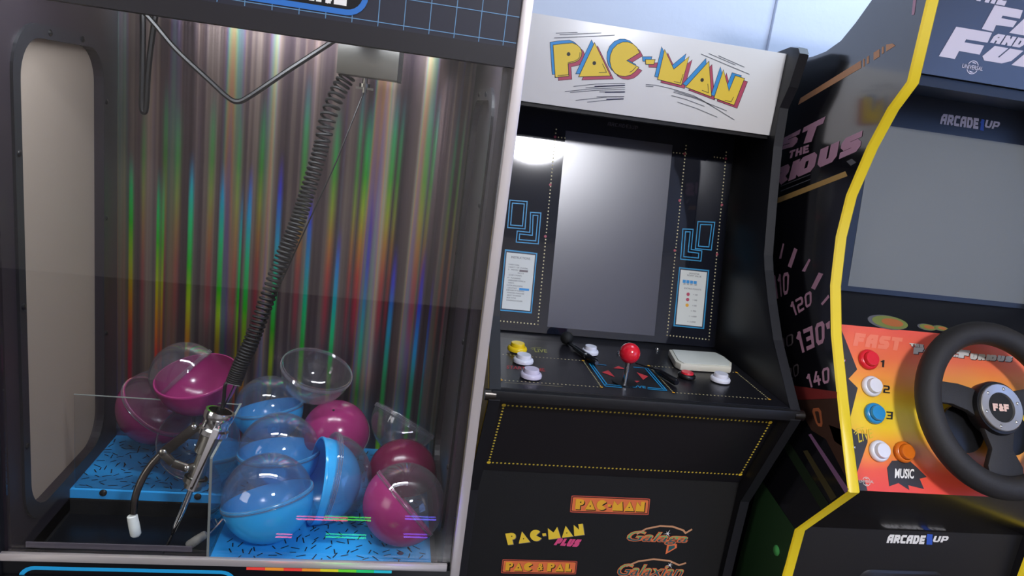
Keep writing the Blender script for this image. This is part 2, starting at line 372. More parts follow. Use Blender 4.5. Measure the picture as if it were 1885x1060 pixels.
# --- foil
def foil_material():  # rainbow light streaks and pastel sheen are painted into the base colour
    M = bpy.data.materials.new('holographic_foil'); M.use_nodes = True; nt = M.node_tree; N = nt.nodes; Lk = nt.links
    b = N['Principled BSDF']; b.inputs['Metallic'].default_value = .92; b.inputs['Roughness'].default_value = .30
    tc = N.new('ShaderNodeTexCoord'); sp = N.new('ShaderNodeSeparateXYZ'); Lk.new(tc.outputs['UV'], sp.inputs[0])
    X, Z = sp.outputs[0], sp.outputs[1]              # X: metres along the sheet, Z: metres up from the tray
    def mth(op, a, bb=None, c=None, clamp=False):
        n = N.new('ShaderNodeMath'); n.operation = op; n.use_clamp = clamp
        for i, q in enumerate((a, bb, c)):
            if q is None: continue
            if isinstance(q, (int, float)): n.inputs[i].default_value = q
            else: Lk.new(q, n.inputs[i])
        return n.outputs[0]
    def ramp(stops, fac, interp='LINEAR'):
        r = N.new('ShaderNodeValToRGB'); r.color_ramp.interpolation = interp; e = r.color_ramp.elements
        e[0].position = stops[0][0]; e[0].color = stops[0][1]; e[1].position = stops[-1][0]; e[1].color = stops[-1][1]
        for p, c in stops[1:-1]:
            q = e.new(p); q.color = c
        Lk.new(fac, r.inputs[0]); return r.outputs[0]
    def smooth(z, z0, z1):
        m_ = N.new('ShaderNodeMapRange'); m_.interpolation_type = 'SMOOTHSTEP'
        for i, q in enumerate((z, z0, z1)):
            if isinstance(q, (int, float)): m_.inputs[i].default_value = q
            else: Lk.new(q, m_.inputs[i])
        return m_.outputs[0]
    g = lambda v: (v, v, v, 1)
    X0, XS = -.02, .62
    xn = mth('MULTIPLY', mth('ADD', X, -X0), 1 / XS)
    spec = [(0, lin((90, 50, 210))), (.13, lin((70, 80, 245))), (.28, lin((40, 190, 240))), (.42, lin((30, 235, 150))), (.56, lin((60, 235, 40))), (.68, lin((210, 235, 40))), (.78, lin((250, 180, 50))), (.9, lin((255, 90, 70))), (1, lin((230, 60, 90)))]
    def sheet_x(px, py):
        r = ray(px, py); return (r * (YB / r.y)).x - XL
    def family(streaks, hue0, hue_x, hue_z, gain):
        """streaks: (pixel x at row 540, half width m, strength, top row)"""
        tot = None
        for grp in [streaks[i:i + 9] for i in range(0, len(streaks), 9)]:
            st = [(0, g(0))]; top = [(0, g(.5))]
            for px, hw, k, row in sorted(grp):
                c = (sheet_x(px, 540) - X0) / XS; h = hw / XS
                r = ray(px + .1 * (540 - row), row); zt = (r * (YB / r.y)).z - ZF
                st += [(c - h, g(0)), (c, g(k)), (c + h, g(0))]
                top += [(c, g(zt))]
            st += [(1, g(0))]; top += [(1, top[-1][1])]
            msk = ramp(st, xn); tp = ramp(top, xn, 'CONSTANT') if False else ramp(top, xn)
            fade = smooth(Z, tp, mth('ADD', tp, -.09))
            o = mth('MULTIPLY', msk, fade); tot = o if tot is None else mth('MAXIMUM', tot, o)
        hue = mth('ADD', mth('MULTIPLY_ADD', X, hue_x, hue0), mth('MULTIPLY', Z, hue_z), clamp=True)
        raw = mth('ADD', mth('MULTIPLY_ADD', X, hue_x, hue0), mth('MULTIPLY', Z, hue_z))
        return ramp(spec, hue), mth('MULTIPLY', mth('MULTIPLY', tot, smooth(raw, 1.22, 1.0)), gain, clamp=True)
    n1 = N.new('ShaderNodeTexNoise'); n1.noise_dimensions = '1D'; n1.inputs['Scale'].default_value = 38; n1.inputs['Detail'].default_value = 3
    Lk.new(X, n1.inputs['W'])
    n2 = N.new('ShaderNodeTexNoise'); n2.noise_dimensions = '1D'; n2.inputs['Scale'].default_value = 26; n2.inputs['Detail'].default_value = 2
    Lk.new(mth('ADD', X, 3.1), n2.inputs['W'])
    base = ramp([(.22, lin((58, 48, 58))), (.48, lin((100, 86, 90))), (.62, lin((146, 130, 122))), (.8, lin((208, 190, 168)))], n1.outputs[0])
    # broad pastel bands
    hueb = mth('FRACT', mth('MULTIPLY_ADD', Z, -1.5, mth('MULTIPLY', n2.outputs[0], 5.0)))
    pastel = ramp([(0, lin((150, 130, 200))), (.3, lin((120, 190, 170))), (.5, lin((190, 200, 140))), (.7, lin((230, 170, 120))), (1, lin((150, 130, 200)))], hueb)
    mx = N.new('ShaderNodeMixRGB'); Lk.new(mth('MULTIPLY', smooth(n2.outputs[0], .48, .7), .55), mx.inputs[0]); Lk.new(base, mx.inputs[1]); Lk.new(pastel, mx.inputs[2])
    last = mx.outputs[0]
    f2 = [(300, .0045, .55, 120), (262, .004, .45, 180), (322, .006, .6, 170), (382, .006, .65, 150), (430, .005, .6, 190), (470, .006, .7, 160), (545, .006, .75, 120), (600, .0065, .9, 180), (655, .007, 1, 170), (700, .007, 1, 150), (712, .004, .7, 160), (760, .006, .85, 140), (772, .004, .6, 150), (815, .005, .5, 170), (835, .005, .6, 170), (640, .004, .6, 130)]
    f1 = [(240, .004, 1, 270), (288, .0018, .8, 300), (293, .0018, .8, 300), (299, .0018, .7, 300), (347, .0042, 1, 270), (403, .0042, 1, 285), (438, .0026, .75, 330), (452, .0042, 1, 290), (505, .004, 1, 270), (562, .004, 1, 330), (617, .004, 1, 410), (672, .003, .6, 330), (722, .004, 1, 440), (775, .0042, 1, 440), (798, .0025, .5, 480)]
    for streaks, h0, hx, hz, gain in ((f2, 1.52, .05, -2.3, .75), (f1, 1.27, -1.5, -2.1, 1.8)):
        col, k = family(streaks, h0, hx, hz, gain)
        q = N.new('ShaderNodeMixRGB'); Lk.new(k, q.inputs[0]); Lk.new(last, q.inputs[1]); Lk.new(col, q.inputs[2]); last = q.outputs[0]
    Lk.new(last, b.inputs['Base Color'])
    bp = N.new('ShaderNodeBump'); bp.inputs['Strength'].default_value = .35; bp.inputs['Distance'].default_value = .004
    Lk.new(n1.outputs[0], bp.inputs['Height']); Lk.new(bp.outputs[0], b.inputs['Normal'])
    MATS['foil'] = M
    return M
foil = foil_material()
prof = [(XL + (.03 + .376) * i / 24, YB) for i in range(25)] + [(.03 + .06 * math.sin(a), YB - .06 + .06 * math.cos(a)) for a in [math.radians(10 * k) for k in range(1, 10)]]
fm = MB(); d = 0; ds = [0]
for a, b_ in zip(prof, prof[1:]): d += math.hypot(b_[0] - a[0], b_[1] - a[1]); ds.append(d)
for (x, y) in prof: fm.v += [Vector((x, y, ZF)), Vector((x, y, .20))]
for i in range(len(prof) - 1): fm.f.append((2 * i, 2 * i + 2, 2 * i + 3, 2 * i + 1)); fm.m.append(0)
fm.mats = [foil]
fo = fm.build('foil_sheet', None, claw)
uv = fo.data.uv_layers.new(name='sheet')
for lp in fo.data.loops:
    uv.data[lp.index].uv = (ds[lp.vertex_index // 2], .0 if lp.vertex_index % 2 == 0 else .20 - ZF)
# --- case
MB().box((XL - .015, .76, -H), (XR + .013, 1.30, ZF - .035), body_black).build('base_cabinet', None, claw)
MB().box((XL - .015, .748, -H + .02), (XR + .013, .76, -.534), body_black).build('front_panel', None, claw)
MB().box((XL - .015, YB + .004, ZF - .035), (XR + .013, YB + .016, .42), shade).build('back_panel', None, claw)
MB().box((XL - .015, .76, .205), (XR + .013, YB + .004, .42), body_black).build('top_box', None, claw)
hp = MB().box((XL - .015, .748, .066), (XR + .003, .76, .42), header_navy).build('header_panel', None, claw)
MB().box((XL - .015, .745, .047), (XR + .002, .765, .066), mat('header_trim_black', (34, 33, 38), .35)).build('header_trim', None, claw, smooth=False)
gm = MB()
for k in range(-10, 11):
    x = .0912 + k * .0247 - .0247
    if XL < x < XR: gm.box((x - .0004, .7475, .067), (x + .0004, .748, .42), lightblue)
for k in range(12): gm.box((XL, .7474, .0705 + k * .0247), (XR, .7478, .0713 + k * .0247), lightblue)
gm.build('grid_line_print', None, hp)
pl = Plane((0, .7472, 0), (0, -1, 0)); tm = MB()
sx0, sx1, sz0, sz1 = -.262, -.043, .0725, .128
outr = rrect(sx0, sz0, sx1, sz1, .02); inr = rrect(sx0 + .0052, sz0 + .0052, sx1 - .0052, sz1 - .0052, .015)
for i in range(len(outr)):
    j = (i + 1) % len(outr); poly(tm, [Vector((outr[i][0], .7468, outr[i][1])), Vector((outr[j][0], .7468, outr[j][1])), Vector((inr[j][0], .7468, inr[j][1])), Vector((inr[i][0], .7468, inr[i][1]))], pm('sign_blue', (40, 110, 190)))
poly(tm, [Vector((x, .747, z)) for x, z in inr], body_black)
gl, asp = block_text('CLAW MACHINE', .27, .15)
put(tm, gl, rect_map(Vector((-.241, .7466, .0808)), Vector((.178, 0, 0)), Vector((0, 0, .028))), white_print)
tm.build('sign_lettering', None, hp)
# base front print: cyan rounded outline and rainbow strip
tm = MB(); outr = rrect(-.366, -.70, -.138, -.5405, .017); inr = rrect(-.3615, -.695, -.1425, -.545, .013)
for i in range(len(outr)):
    j = (i + 1) % len(outr); poly(tm, [Vector((outr[i][0], .7475, outr[i][1])), Vector((outr[j][0], .7475, outr[j][1])), Vector((inr[j][0], .7475, inr[j][1])), Vector((inr[i][0], .7475, inr[i][1]))], cyan_p)
tm.build('outline_print', None, claw)
tm = MB(); hs = [(235, 70, 60), (240, 150, 50), (225, 215, 50), (110, 215, 60), (40, 200, 120), (40, 190, 210), (60, 110, 235), (80, 70, 220)]
for i, c in enumerate(hs):
    xa = -.128 + i * .0205; tm.box((xa, .7470, -.5385), (xa + .0205, .7478, -.5350), mat('rainbow_strip_%s' % 'abcdefgh'[i], c, .25))
    tm.box((xa, .7470, -.556), (xa + .0205, .7478, -.5515), mat('rainbow_strip_%s' % 'cdefghab'[i], c, .25))
tm.build('rainbow_stripe', None, claw)
# chrome trims
MB().box((.1050, .744, -.60), (.1162, .757, .42), mat('corner_trim_satin', (226, 220, 220), .3, .7)).build('corner_trim', None, claw, bevel=.0015)
MB().box((XL - .015, .744, -.60), (XL - .006, .757, .42), edge_black).build('corner_trim', None, claw, bevel=.0015)
MB().box((XL - .015, .745, -.5335), (.1005, .7505, -.5245), MATS['corner_trim_satin']).build('bottom_trim', None, claw, bevel=.0012)
MB().box((-.362, .7575, -.5245), (-.19, .759, -.518), mat('lip_grey', (84, 78, 86), .4)).build('inner_lip', None, claw)
MB().box((XL, .7505, -.5245), (XR, .7538, .047), acrylic).build('front_pane', None, claw)
# side walls with rounded windows
def ring_x(mb, inner, outer, x, M):
    n = len(inner)
    for i in range(n):
        j = (i + 1) % n
        poly(mb, [Vector((x, outer[i][0], outer[i][1])), Vector((x, outer[j][0], outer[j][1])), Vector((x, inner[j][0], inner[j][1])), Vector((x, inner[i][0], inner[i][1]))], M)
def side(x_in, x_out, name):
    sg = 1 if x_out > x_in else -1
    inner = rrect(.797, -.512, 1.002, .014, .042, 8); mid = rrect(.783, -.527, 1.016, .028, .05, 8); outer = rrect(.757, ZF - .03, YB, .205, .002, 8)
    mb = MB(); ring_x(mb, inner, outer, x_in, shade); ring_x(mb, inner, outer, x_out, shade)
    n = len(inner)
    for i in range(n):
        j = (i + 1) % n
        poly(mb, [Vector((x_in, *inner[i])), Vector((x_in, *inner[j])), Vector((x_out, *inner[j])), Vector((x_out, *inner[i]))], shade)
        poly(mb, [Vector((x_in, *outer[i])), Vector((x_in, *outer[j])), Vector((x_out, *outer[j])), Vector((x_out, *outer[i]))], shade)
    sp_ = mb.build(name, None, claw, smooth=False)
    fl = MB(); xa = x_in - sg * .003
    for A, B in ((inner, mid),):
        ring_x(fl, A, B, xa, edge_black)
        for Q in (A, B):
            for i in range(n):
                j = (i + 1) % n; poly(fl, [Vector((xa, *Q[i])), Vector((xa, *Q[j])), Vector((x_in, *Q[j])), Vector((x_in, *Q[i]))], edge_black)
    fl.build('window_flange', None, sp_, smooth=False)
    pn = rrect(.79, -.52, 1.009, .021, .046, 8)
    MB().slab([Vector((x_out - sg * .004, y, z)) for y, z in pn], (sg * .003, 0, 0), PANE).build('window_pane', None, sp_, smooth=False)
    for y, z in ((.79, -.10), (.79, -.26), (.79, -.42), (1.009, -.05), (1.009, -.20), (1.009, -.36), (.86, .021), (.94, .021)):
        bolt(sp_, 'bolt', (xa, y, z), (-sg, 0, 0), .0035, black_plain)
PANE = mat('frosted_pane', (176, 164, 152), .55, trans=.55, bump=.1, bscale=300)
side(XL, XL - .013, 'side_wall'); 
PANE = mat('smoke_pane', (70, 64, 70), .3, trans=.35)
side(.0955, .1045, 'side_wall')
# tray with printed sprinkles
tray_blue = mat('tray_blue', (44, 158, 228), .35, spec=.5)
tray = MB(); TP = [(XL, .899), (-.172, .899), (-.172, .757), (.083, .757), (.083, YB), (XL, YB)]
tray.add([(x, y, ZF) for x, y in TP] + [(x, y, ZF - .012) for x, y in TP], [tuple(range(6)), tuple(range(11, 5, -1))] + [(i, (i + 1) % 6, (i + 1) % 6 + 6, i + 6) for i in range(6)], tray_blue)
tr_o = tray.build('prize_tray', None, claw, smooth=False)
spk = MB(); gx = XL + .008
while gx < .083:
    gy = .762
    while gy < 1.04:
        x = gx + random.uniform(-.005, .005); y = gy + random.uniform(-.005, .005); a = random.uniform(0, math.pi); L_ = random.uniform(.0035, .0058)
        if (x > -.165 or y > .906) and x < .077:
            u = Vector((math.cos(a), math.sin(a), 0)); w = Vector((-u.y, u.x, 0)) * .0007; c = Vector((x, y, ZF + .0004))
            poly(spk, [c - u * L_ - w, c + u * L_ - w, c + u * L_ + w, c - u * L_ + w], ink)
        gy += .0125
    gx += .0125
spk.build('sprinkle_print_pattern', None, tr_o, smooth=False)
for px_, py_ in ((190, 907), (364, 914)):
    r = ray(px_, py_); c = r * (.898 / r.y); bolt(tr_o, 'bolt', c, (0, -1, 0), .0045, black_plain)
bolt(tr_o, 'bolt', Plane((0, 0, ZF), (0, 0, 1)).px(737, 1019), (0, 0, 1), .004, chrome)
ch = MB(); ch.box((XL, .899, -.74), (-.172, .903, ZF - .012), black_matte); ch.box((-.172, .757, -.74), (-.168, .903, ZF - .012), black_matte); ch.box((XL, .757, -.744), (-.168, .903, -.74), black_matte); ch.box((XL - .004, .757, -.74), (XL, .903, ZF - .012), black_matte); ch.box((XL - .004, .757, -.74), (-.168, .7585, -.541), black_matte)
MBm = ch.build('prize_chute', None, claw, smooth=False)
MB().box((-.1735, .757, ZF), (-.1715, .905, -.406), acrylic).build('chute_pane', None, claw)
MB().box((XL + .004, .9035, ZF), (-.1735, .9055, -.407), acrylic).build('chute_pane', None, claw)
em = MB(); em.box((-.1738, .7555, ZF), (-.1712, .757, -.406), acrylic_edge); em.box((-.1738, .757, -.4065), (-.1712, .905, -.4052), acrylic_edge); em.box((XL + .004, .9035, -.4072), (-.1735, .9055, -.4064), acrylic_edge)
em.build('pane_edge_trim', None, claw, smooth=False)
# carriage, rails and cables
def at(px, py, y):
    r = ray(px, py); return r * (y / r.y)
car = MB().box((-.0785, .86, .021), (-.0105, .925, .062), steel).build('carriage', None, claw, bevel=.001)
MB().box((-.0105, .8605, .0205), (-.006, .925, .062), black_plain).build('carriage_end_plate', None, car)
nz = at(672, 151, .885)
MB().lathe([(.0, -.012), (.003, -.012), (.003, -.006), (.0065, -.006), (.0065, -.002), (.003, -.002), (.003, .004)], nz, (0, 0, 1), 14, steel).build('cord_guide', None, car)
MB().box((nz.x - .010, nz.y - .002, nz.z - .0085), (nz.x + .010, nz.y + .002, nz.z - .006), steel).build('wing_nut', None, car)
for yy in (.80, .98): MB().box((XL, yy, .12), (.0955, yy + .012, .135), dark_steel).build('rail', None, claw)
MB().box((-.06, .80, .062), (-.03, .99, .12), dark_steel).build('carriage_bracket', None, car)
def curve_pts(P, n=8):
    P = [Vector(p) for p in P]; Q = [P[0] * 2 - P[1]] + P + [P[-1] * 2 - P[-2]]; out = []
    for i in range(1, len(Q) - 2):
        for k in range(n):
            t = k / n; a, b_, c, d_ = Q[i - 1:i + 3]
            out.append(.5 * ((2 * b_) + (c - a) * t + (2 * a - 5 * b_ + 4 * c - d_) * t * t + (3 * b_ - a - 3 * c + d_) * t ** 3))
    return out + [P[-1]]
MB().tube(curve_pts([at(252, 8, .93), at(285, 45, .93), at(325, 92, .93), at(385, 148, .93), at(418, 178, .93), at(437, 187, .93), at(460, 177, .93), at(530, 130, .93), at(610, 78, .93), at(650, 50, .93)]), .0032, 8, black_plain).build('cable', None, claw)
MB().tube(curve_pts([at(262, 0, .97), at(263, 60, .97), at(262, 140, .97), at(261, 195, .97), at(265, 206, .97), at(269, 195, .97), at(273, 130, .97), at(280, 70, .97), at(290, 5, .97)]), .0036, 8, black_plain).build('cable', None, claw)

# control ledge, unseen, with glowing bars added for their reflection in the front pane
MB().box((XL - .015, .60, -.72), (XR + .013, .7475, -.5505), body_black).build('control_ledge', None, claw, bevel=.003)
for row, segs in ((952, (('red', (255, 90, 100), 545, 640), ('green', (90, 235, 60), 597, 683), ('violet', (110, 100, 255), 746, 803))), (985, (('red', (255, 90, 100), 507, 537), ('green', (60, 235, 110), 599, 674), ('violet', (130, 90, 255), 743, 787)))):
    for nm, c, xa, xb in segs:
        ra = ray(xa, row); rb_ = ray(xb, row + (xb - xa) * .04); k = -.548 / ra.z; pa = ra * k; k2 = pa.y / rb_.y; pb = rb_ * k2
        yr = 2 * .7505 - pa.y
        MB().box((pa.x, yr - .0014, -.5505), (pb.x, yr + .0014, -.5501), mat('added_glow_bar_' + nm + str(row)[:2].replace('95', '_far').replace('98', '_near'), c, .4, emis=c, estr=16.0)).build('added_glow_bar', None, claw)

# --- the gripper, its string and coiled lead (it hangs loose and lies on the chute panes)
ga = at(406, 756, .812); gb = at(366, 866, .800); gx_ = (gb - ga).normalized()
grip = thing('claw_gripper', 'chrome three-armed claw with white tips hanging on a black coiled lead', 'claw', (ga.x, ga.y, ga.z))
MB().lathe([(.0135, .0), (.0165, .0), (.0172, .003), (.0172, .009), (.0150, .012), (.0150, .020), (.0172, .022), (.0172, .028), (.0135, .030), (.0125, .0), (.0125, .022)], ga, gx_, 28, chrome).build('collar', None, grip)
MB().lathe([(.0, .012), (.004, .012), (.004, -.004), (.0, -.005)], ga, gx_, 12, black_plain).build('lead_plug', None, grip)
MB().lathe([(.0125, .028), (.0125, .052), (.0085, .054), (.0085, .082), (.010, .083), (.010, .096), (.0, .097)], ga, gx_, 24, steel).build('solenoid_body', None, grip)
MB().lathe([(.0135, .083), (.0135, .089), (.0, .09), (.0, .082)], ga, gx_, 20, steel).build('lower_ring', None, grip)
def flat_bar(pts, w, t, M, name, parent, view=Vector((0, -1, 0))):
    mb = MB(); pts = [Vector(p) for p in pts]
    for a, b_ in zip(pts, pts[1:]):
        d_ = (b_ - a).normalized(); s_ = d_.cross(view).normalized() * w / 2; e = view * t / 2
        v = [a - s_ - e, a + s_ - e, b_ + s_ - e, b_ - s_ - e, a - s_ + e, a + s_ + e, b_ + s_ + e, b_ - s_ + e]
        mb.add(v, [(0, 3, 2, 1), (4, 5, 6, 7), (0, 1, 5, 4), (1, 2, 6, 5), (2, 3, 7, 6), (3, 0, 4, 7)], M)
    return mb.build(name, None, parent, bevel=.0006)
tip_white = mat('rubber_tip', (222, 226, 220), .6)
arm = MB().tube(curve_pts([at(300, 832, .80), at(278, 856, .795), at(260, 885, .79), at(249, 915, .785), at(246, 945, .782)]), [.0042] * 20 + [.004] * 13, 10, dark_steel).build('arm', None, grip)
flat_bar([at(362, 784, .805), at(300, 834, .80)], .011, .005, dark_steel, 'link_bar', arm); flat_bar([at(298, 832, .797), at(318, 852, .797), at(346, 862, .798), at(366, 856, .80)], .0085, .005, steel, 'link_bar', arm)
bolt(arm, 'pivot_pin', at(300, 833, .796), (0, -1, 0), .0045, steel); bolt(arm, 'pivot_pin', at(357, 786, .801), (0, -1, 0), .003, chrome); bolt(arm, 'pivot_pin', at(344, 862, .795), (0, -1, 0), .003, chrome)
MB().tube([at(243, 926, .784), at(243, 952, .782)], .0012, 8, chrome).build('tip_wire', None, arm)
c0 = at(243, 948, .782); c1 = at(251, 988, .780); dd = (c1 - c0)
MB().tube([c0, c0 + dd * .04, c0 + dd * .5, c0 + dd * .88, c0 + dd * .97, c1], [.0045, .0056, .0060, .0058, .004, .001], 14, tip_white).build('rubber_tip', None, arm)
arm = flat_bar([at(398, 790, .786), at(352, 902, .779)], .0068, .005, MATS['corner_trim_satin'], 'arm', grip)
flat_bar([at(397, 808, .7825), at(354, 898, .7755)], .0018, .002, dark_steel, 'groove_bar', arm)
MB().tube([at(352, 900, .782), at(338, 935, .780), at(320, 975, .778), at(316, 986, .777)], [.0032, .0036, .003, .0012], 10, chrome).build('finger', None, arm)
MB().tube([at(317, 985, .777), at(300, 1018, .772)], .0016, 8, black_plain).build('tip_wire', None, arm)
bolt(arm, 'pivot_pin', at(353, 898, .778), (0, -1, 0), .0025, dark_steel)
arm = MB().tube([at(410, 955, .80), at(384, 985, .79)], .0011, 8, chrome).build('arm', None, grip)
c0 = at(380, 982, .79); c1 = at(344, 1006, .785); dd = c1 - c0
MB().tube([c0, c0 + dd * .05, c0 + dd * .5, c0 + dd * .88, c0 + dd * .97, c1], [.0035, .0046, .0055, .0055, .004, .001], 14, mat('rubber_tip_grey', (128, 126, 120), .6)).build('rubber_tip', None, arm)
core = curve_pts([at(642, 136, .885), at(622, 170, .88), at(603, 220, .87), at(590, 275, .865), at(567, 350, .855), at(545, 415, .845), at(518, 480, .835), at(490, 555, .828), at(464, 625, .82), at(443, 672, .815), at(430, 705, .812)], 40)
cp = []; Ncoil = len(core); turns = 78
cum = [0]
for a, b_ in zip(core, core[1:]): cum.append(cum[-1] + (b_ - a).length)
ref = None; ph = 0
for i in range(Ncoil - 1):
    t = (core[i + 1] - core[i]).normalized()
    if ref is None: ref = t.orthogonal().normalized()
    ref = (ref - t * ref.dot(t)).normalized(); w = t.cross(ref); f_ = i / Ncoil
    for k in range(3):
        p = core[i].lerp(core[i + 1], k / 3)
        dens = .55 if f_ < .28 else 1.12
        ph += 2 * math.pi * turns / (3 * Ncoil) * dens
        rad = .0078 if f_ > .25 else .0085
        cp.append(p + (ref * math.cos(ph) + w * math.sin(ph)) * rad)
MB().tube([core[0] + Vector((.004, 0, .02))] + cp, .00165, 6, mat('lead_rubber_black', (10, 10, 12), .6, spec=.3)).build('coiled_lead', None, grip)
MB().tube(curve_pts([cp[-1], at(417, 705, .812), at(412, 735, .812), at(408, 756, .812)], 6), .0022, 8, black_plain).build('lead_tail', None, grip)
MB().tube([nz - Vector((0, 0, .01)), at(618, 300, .865), at(540, 470, .84), at(440, 690, .815), at(411, 752, .812)], .0009, 6, black_plain).build('string', None, grip)

# ================================================================== capsules
cap_blue = mat('capsule_blue', (62, 182, 246), .18, spec=.5, trans=.2); cap_purple = mat('capsule_purple', (160, 50, 112), .18, spec=.5, trans=.2)
cap_dark = mat('capsule_plum', (112, 28, 66), .2, spec=.5, trans=.2)
def hemi(sign, ro, ri, lip):
    p = []
    for k in range(15): a = math.radians(-90 + 90 * k / 14); p.append((ro * math.cos(a), ro * math.sin(a)))
    p += [(ro + lip, .0), (ro + lip, .045), (ro, .06), (ri, .06), (ri, 0)]
    for k in range(14, -1, -1): a = math.radians(-90 + 90 * k / 14); p.append((ri * math.cos(a), ri * math.sin(a)))
    return [(r, sign * z) for r, z in p]
PROTO = {}
def half(kind, M, parent):
    key = (kind, M.name)
    if key not in PROTO:
        mb = MB(); mb.lathe(hemi(1 if kind != 'clear_half' else -1, 1.0 if kind != 'clear_half' else .992, .965 if kind != 'clear_half' else .968, .012), (0, 0, 0), (0, 0, 1), 48, M)
        o = mb.build(kind, None, parent, world=False); PROTO[key] = o
        if kind == 'clear_half':
            rm = MB(); 
            for zz in (-.015, .02, .055): rm.tube([(1.012 * math.cos(2 * math.pi * k / 48), 1.012 * math.sin(2 * math.pi * k / 48), zz) for k in range(48)], 0.011, 5, rim_m, closed=True)
            PROTO[key, 'rim'] = rm.build('seam_rim', None, o, world=False)
        return o
    o = PROTO[key].copy(); COL.objects.link(o); o.parent = parent
    if kind == 'clear_half':
        r_ = PROTO[key, 'rim'].copy(); COL.objects.link(r_); r_.parent = o
    return o
rim_m = clear_mat('capsule_rim_plastic', (235, 235, 240), .16, .5, 2.0, haze=.16)
def capsule(label, px, py, y, r, open_dir, parts, M=None, cat='capsule', z=None):
    c = at(px, py, y)
    c.z = max(c.z, ZF + r * 1.01)
    o = thing('capsule' if len(parts) > 1 else 'capsule_half', label, cat, c, 'toy capsules in the claw machine')
    o.rotation_euler = Vector(open_dir).to_track_quat('Z', 'Y').to_euler(); o.scale = (r, r, r)
    for k in parts: half(k, M if k != 'clear_half' else shell_clear, o)
    return o
both = ('coloured_half', 'clear_half')
capsule('blue capsule with clear dome nearest the front pane, standing on the sprinkle tray', 493, 918, .808, .0535, (-.28, .22, .93), both, cap_blue)
capsule('empty blue capsule half on its side with its dark opening facing left', 584, 890, .852, .0545, (-.95, -.22, .15), ('coloured_half',), cap_blue)
capsule('clear capsule half cupped around the blue half that lies on its side', 601, 893, .856, .0570, (.93, .18, -.2), ('clear_half',))
capsule('purple capsule with tilted seam and clear upper half at the front beside the corner trim', 744, 927, .807, .0508, (.70, .30, .62), both, cap_purple)
capsule('dark plum capsule half lying dome up behind the front purple capsule', 740, 876, .895, .0465, (.0, .15, -1), ('coloured_half',), cap_dark)
capsule('blue capsule with clear dome behind the front blue capsule, in the middle of the heap', 514, 832, .908, .0530, (-.08, .12, 1), both, cap_blue)
cc = capsule('closed purple capsule with a tiny dark hole on top, under the clear bowl', 618, 797, .975, .0475, (.05, .55, -.83), both, cap_purple)
dv = ray(614, 755).normalized(); oc = (cc.location - Vector((0, 0, H))); tq = dv.dot(oc); hh = max(.0, .0475 ** 2 - (oc.length_squared - tq * tq))
pw = dv * (tq - math.sqrt(hh)) + Vector((0, 0, H)); ml = Matrix.LocRotScale(cc.location, cc.rotation_euler, cc.scale).inverted(); pl_ = ml @ pw
MB().lathe([(.0, .012), (.035, .012), (.035, -.03)], pl_, pl_, 12, ink).build('vent_hole', None, cc, world=False)
capsule('blue capsule with clear top behind the claw collar, next to the clear bowl', 495, 752, 1.000, .0480, (-.22, .16, .95), both, cap_blue)
capsule('clear capsule half tilted like an open bowl on top of the heap', 584, 680, .985, .0500, (-.22, .2, -.93), ('clear_half',))
capsule('clear capsule half standing on edge above the dark plum half', 745, 774, .985, .0490, (-.45, -.40, -.8), ('clear_half',))
capsule('purple capsule with clear upper shell leaning in the back corner beside the side window', 290, 748, .985, .0525, (.58, -.05, .75), both, cap_purple)
capsule('purple capsule half like an open bowl resting on the leaning purple capsule', 362, 693, .935, .0520, (-.16, -.22, .96), ('coloured_half',), cap_purple)
capsule('clear capsule half tipped inside the open purple bowl', 340, 690, .965, .0450, (-.72, .1, .62), ('clear_half',))
capsule('clear capsule half lying behind the claw arms on the tray', 366, 824, .945, .0520, (-.28, .72, -.63), ('clear_half',))

# ================================================================== maze arcade cabinet (centre)
AX0, AX1, AT = .160, .655, .016
pac = thing('arcade_cabinet', 'black upright arcade cabinet with white marquee and red ball joystick beside the claw machine', 'arcade cabinet', ((AX0 + AX1) / 2, 1.28, -H))
PROF = [(1.52, .150), (1.26, .170), (1.21, .1765), (1.183, .173), (1.174, .163), (1.186, .110), (1.203, .075), (1.196, .01), (1.172, -.09), (1.149, -.176), (1.136, -.2), (1.100, -.252), (1.06, -.303), (.975, -.382), (.963, -.392), (.962, -.402), (1.049, -.596), (1.052, -.70), (1.055, -1.28), (1.585, -1.28), (1.585, .10)]
for x0, x1 in ((AX0, AX0 + AT), (AX1 - AT, AX1)):
    sp_ = MB().prism_x(PROF, x0, x1, black).build('side_panel', None, pac, bevel=.0012)
    front = PROF[2:19]
    tr = MB()
    for a, b_ in zip(front, front[1:]):
        d_ = Vector((0, b_[0] - a[0], b_[1] - a[1])).normalized(); o_ = Vector((0, d_.z, -d_.y)) * -.0012
        if o_.y > 0: o_ = -o_
        v = [Vector((x0 - .0004, *a)) + o_, Vector((x1 + .0004, *a)) + o_, Vector((x1 + .0004, *b_)) + o_, Vector((x0 - .0004, *b_)) + o_]
        poly(tr, v, edge_black)
    tr.build('edge_trim', None, sp_)
    if x0 == AX0:
        art = MB(); art.slab([Vector((AX0 - .0002, y + .003, z)) for y, z in PROF[9:18]] + [Vector((AX0 - .0002, 1.5, -.70)), Vector((AX0 - .0002, 1.5, -.15))], (-.0012, 0, 0), mat('side_art_yellow', (206, 172, 58), .45))
        art.build('side_art', None, sp_, smooth=False)
IX0, IX1 = AX0 + AT, AX1 - AT
MB().box((IX0, 1.575, -H), (IX1, 1.585, .12), black).build('back_panel', None, pac)
MB().box((IX0, 1.24, .155), (IX1, 1.58, .163), black).build('top_panel', None, pac)
MB().box((IX0, 1.222, .020), (IX1, 1.37, .0262), black_plain).build('soffit_panel', None, pac)
mq = MB().box((IX0, 1.217, .0265), (IX1, 1.224, .1655), mat('marquee_white', (236, 234, 232), .28, spec=.5)).build('marquee', None, pac, bevel=.0006)
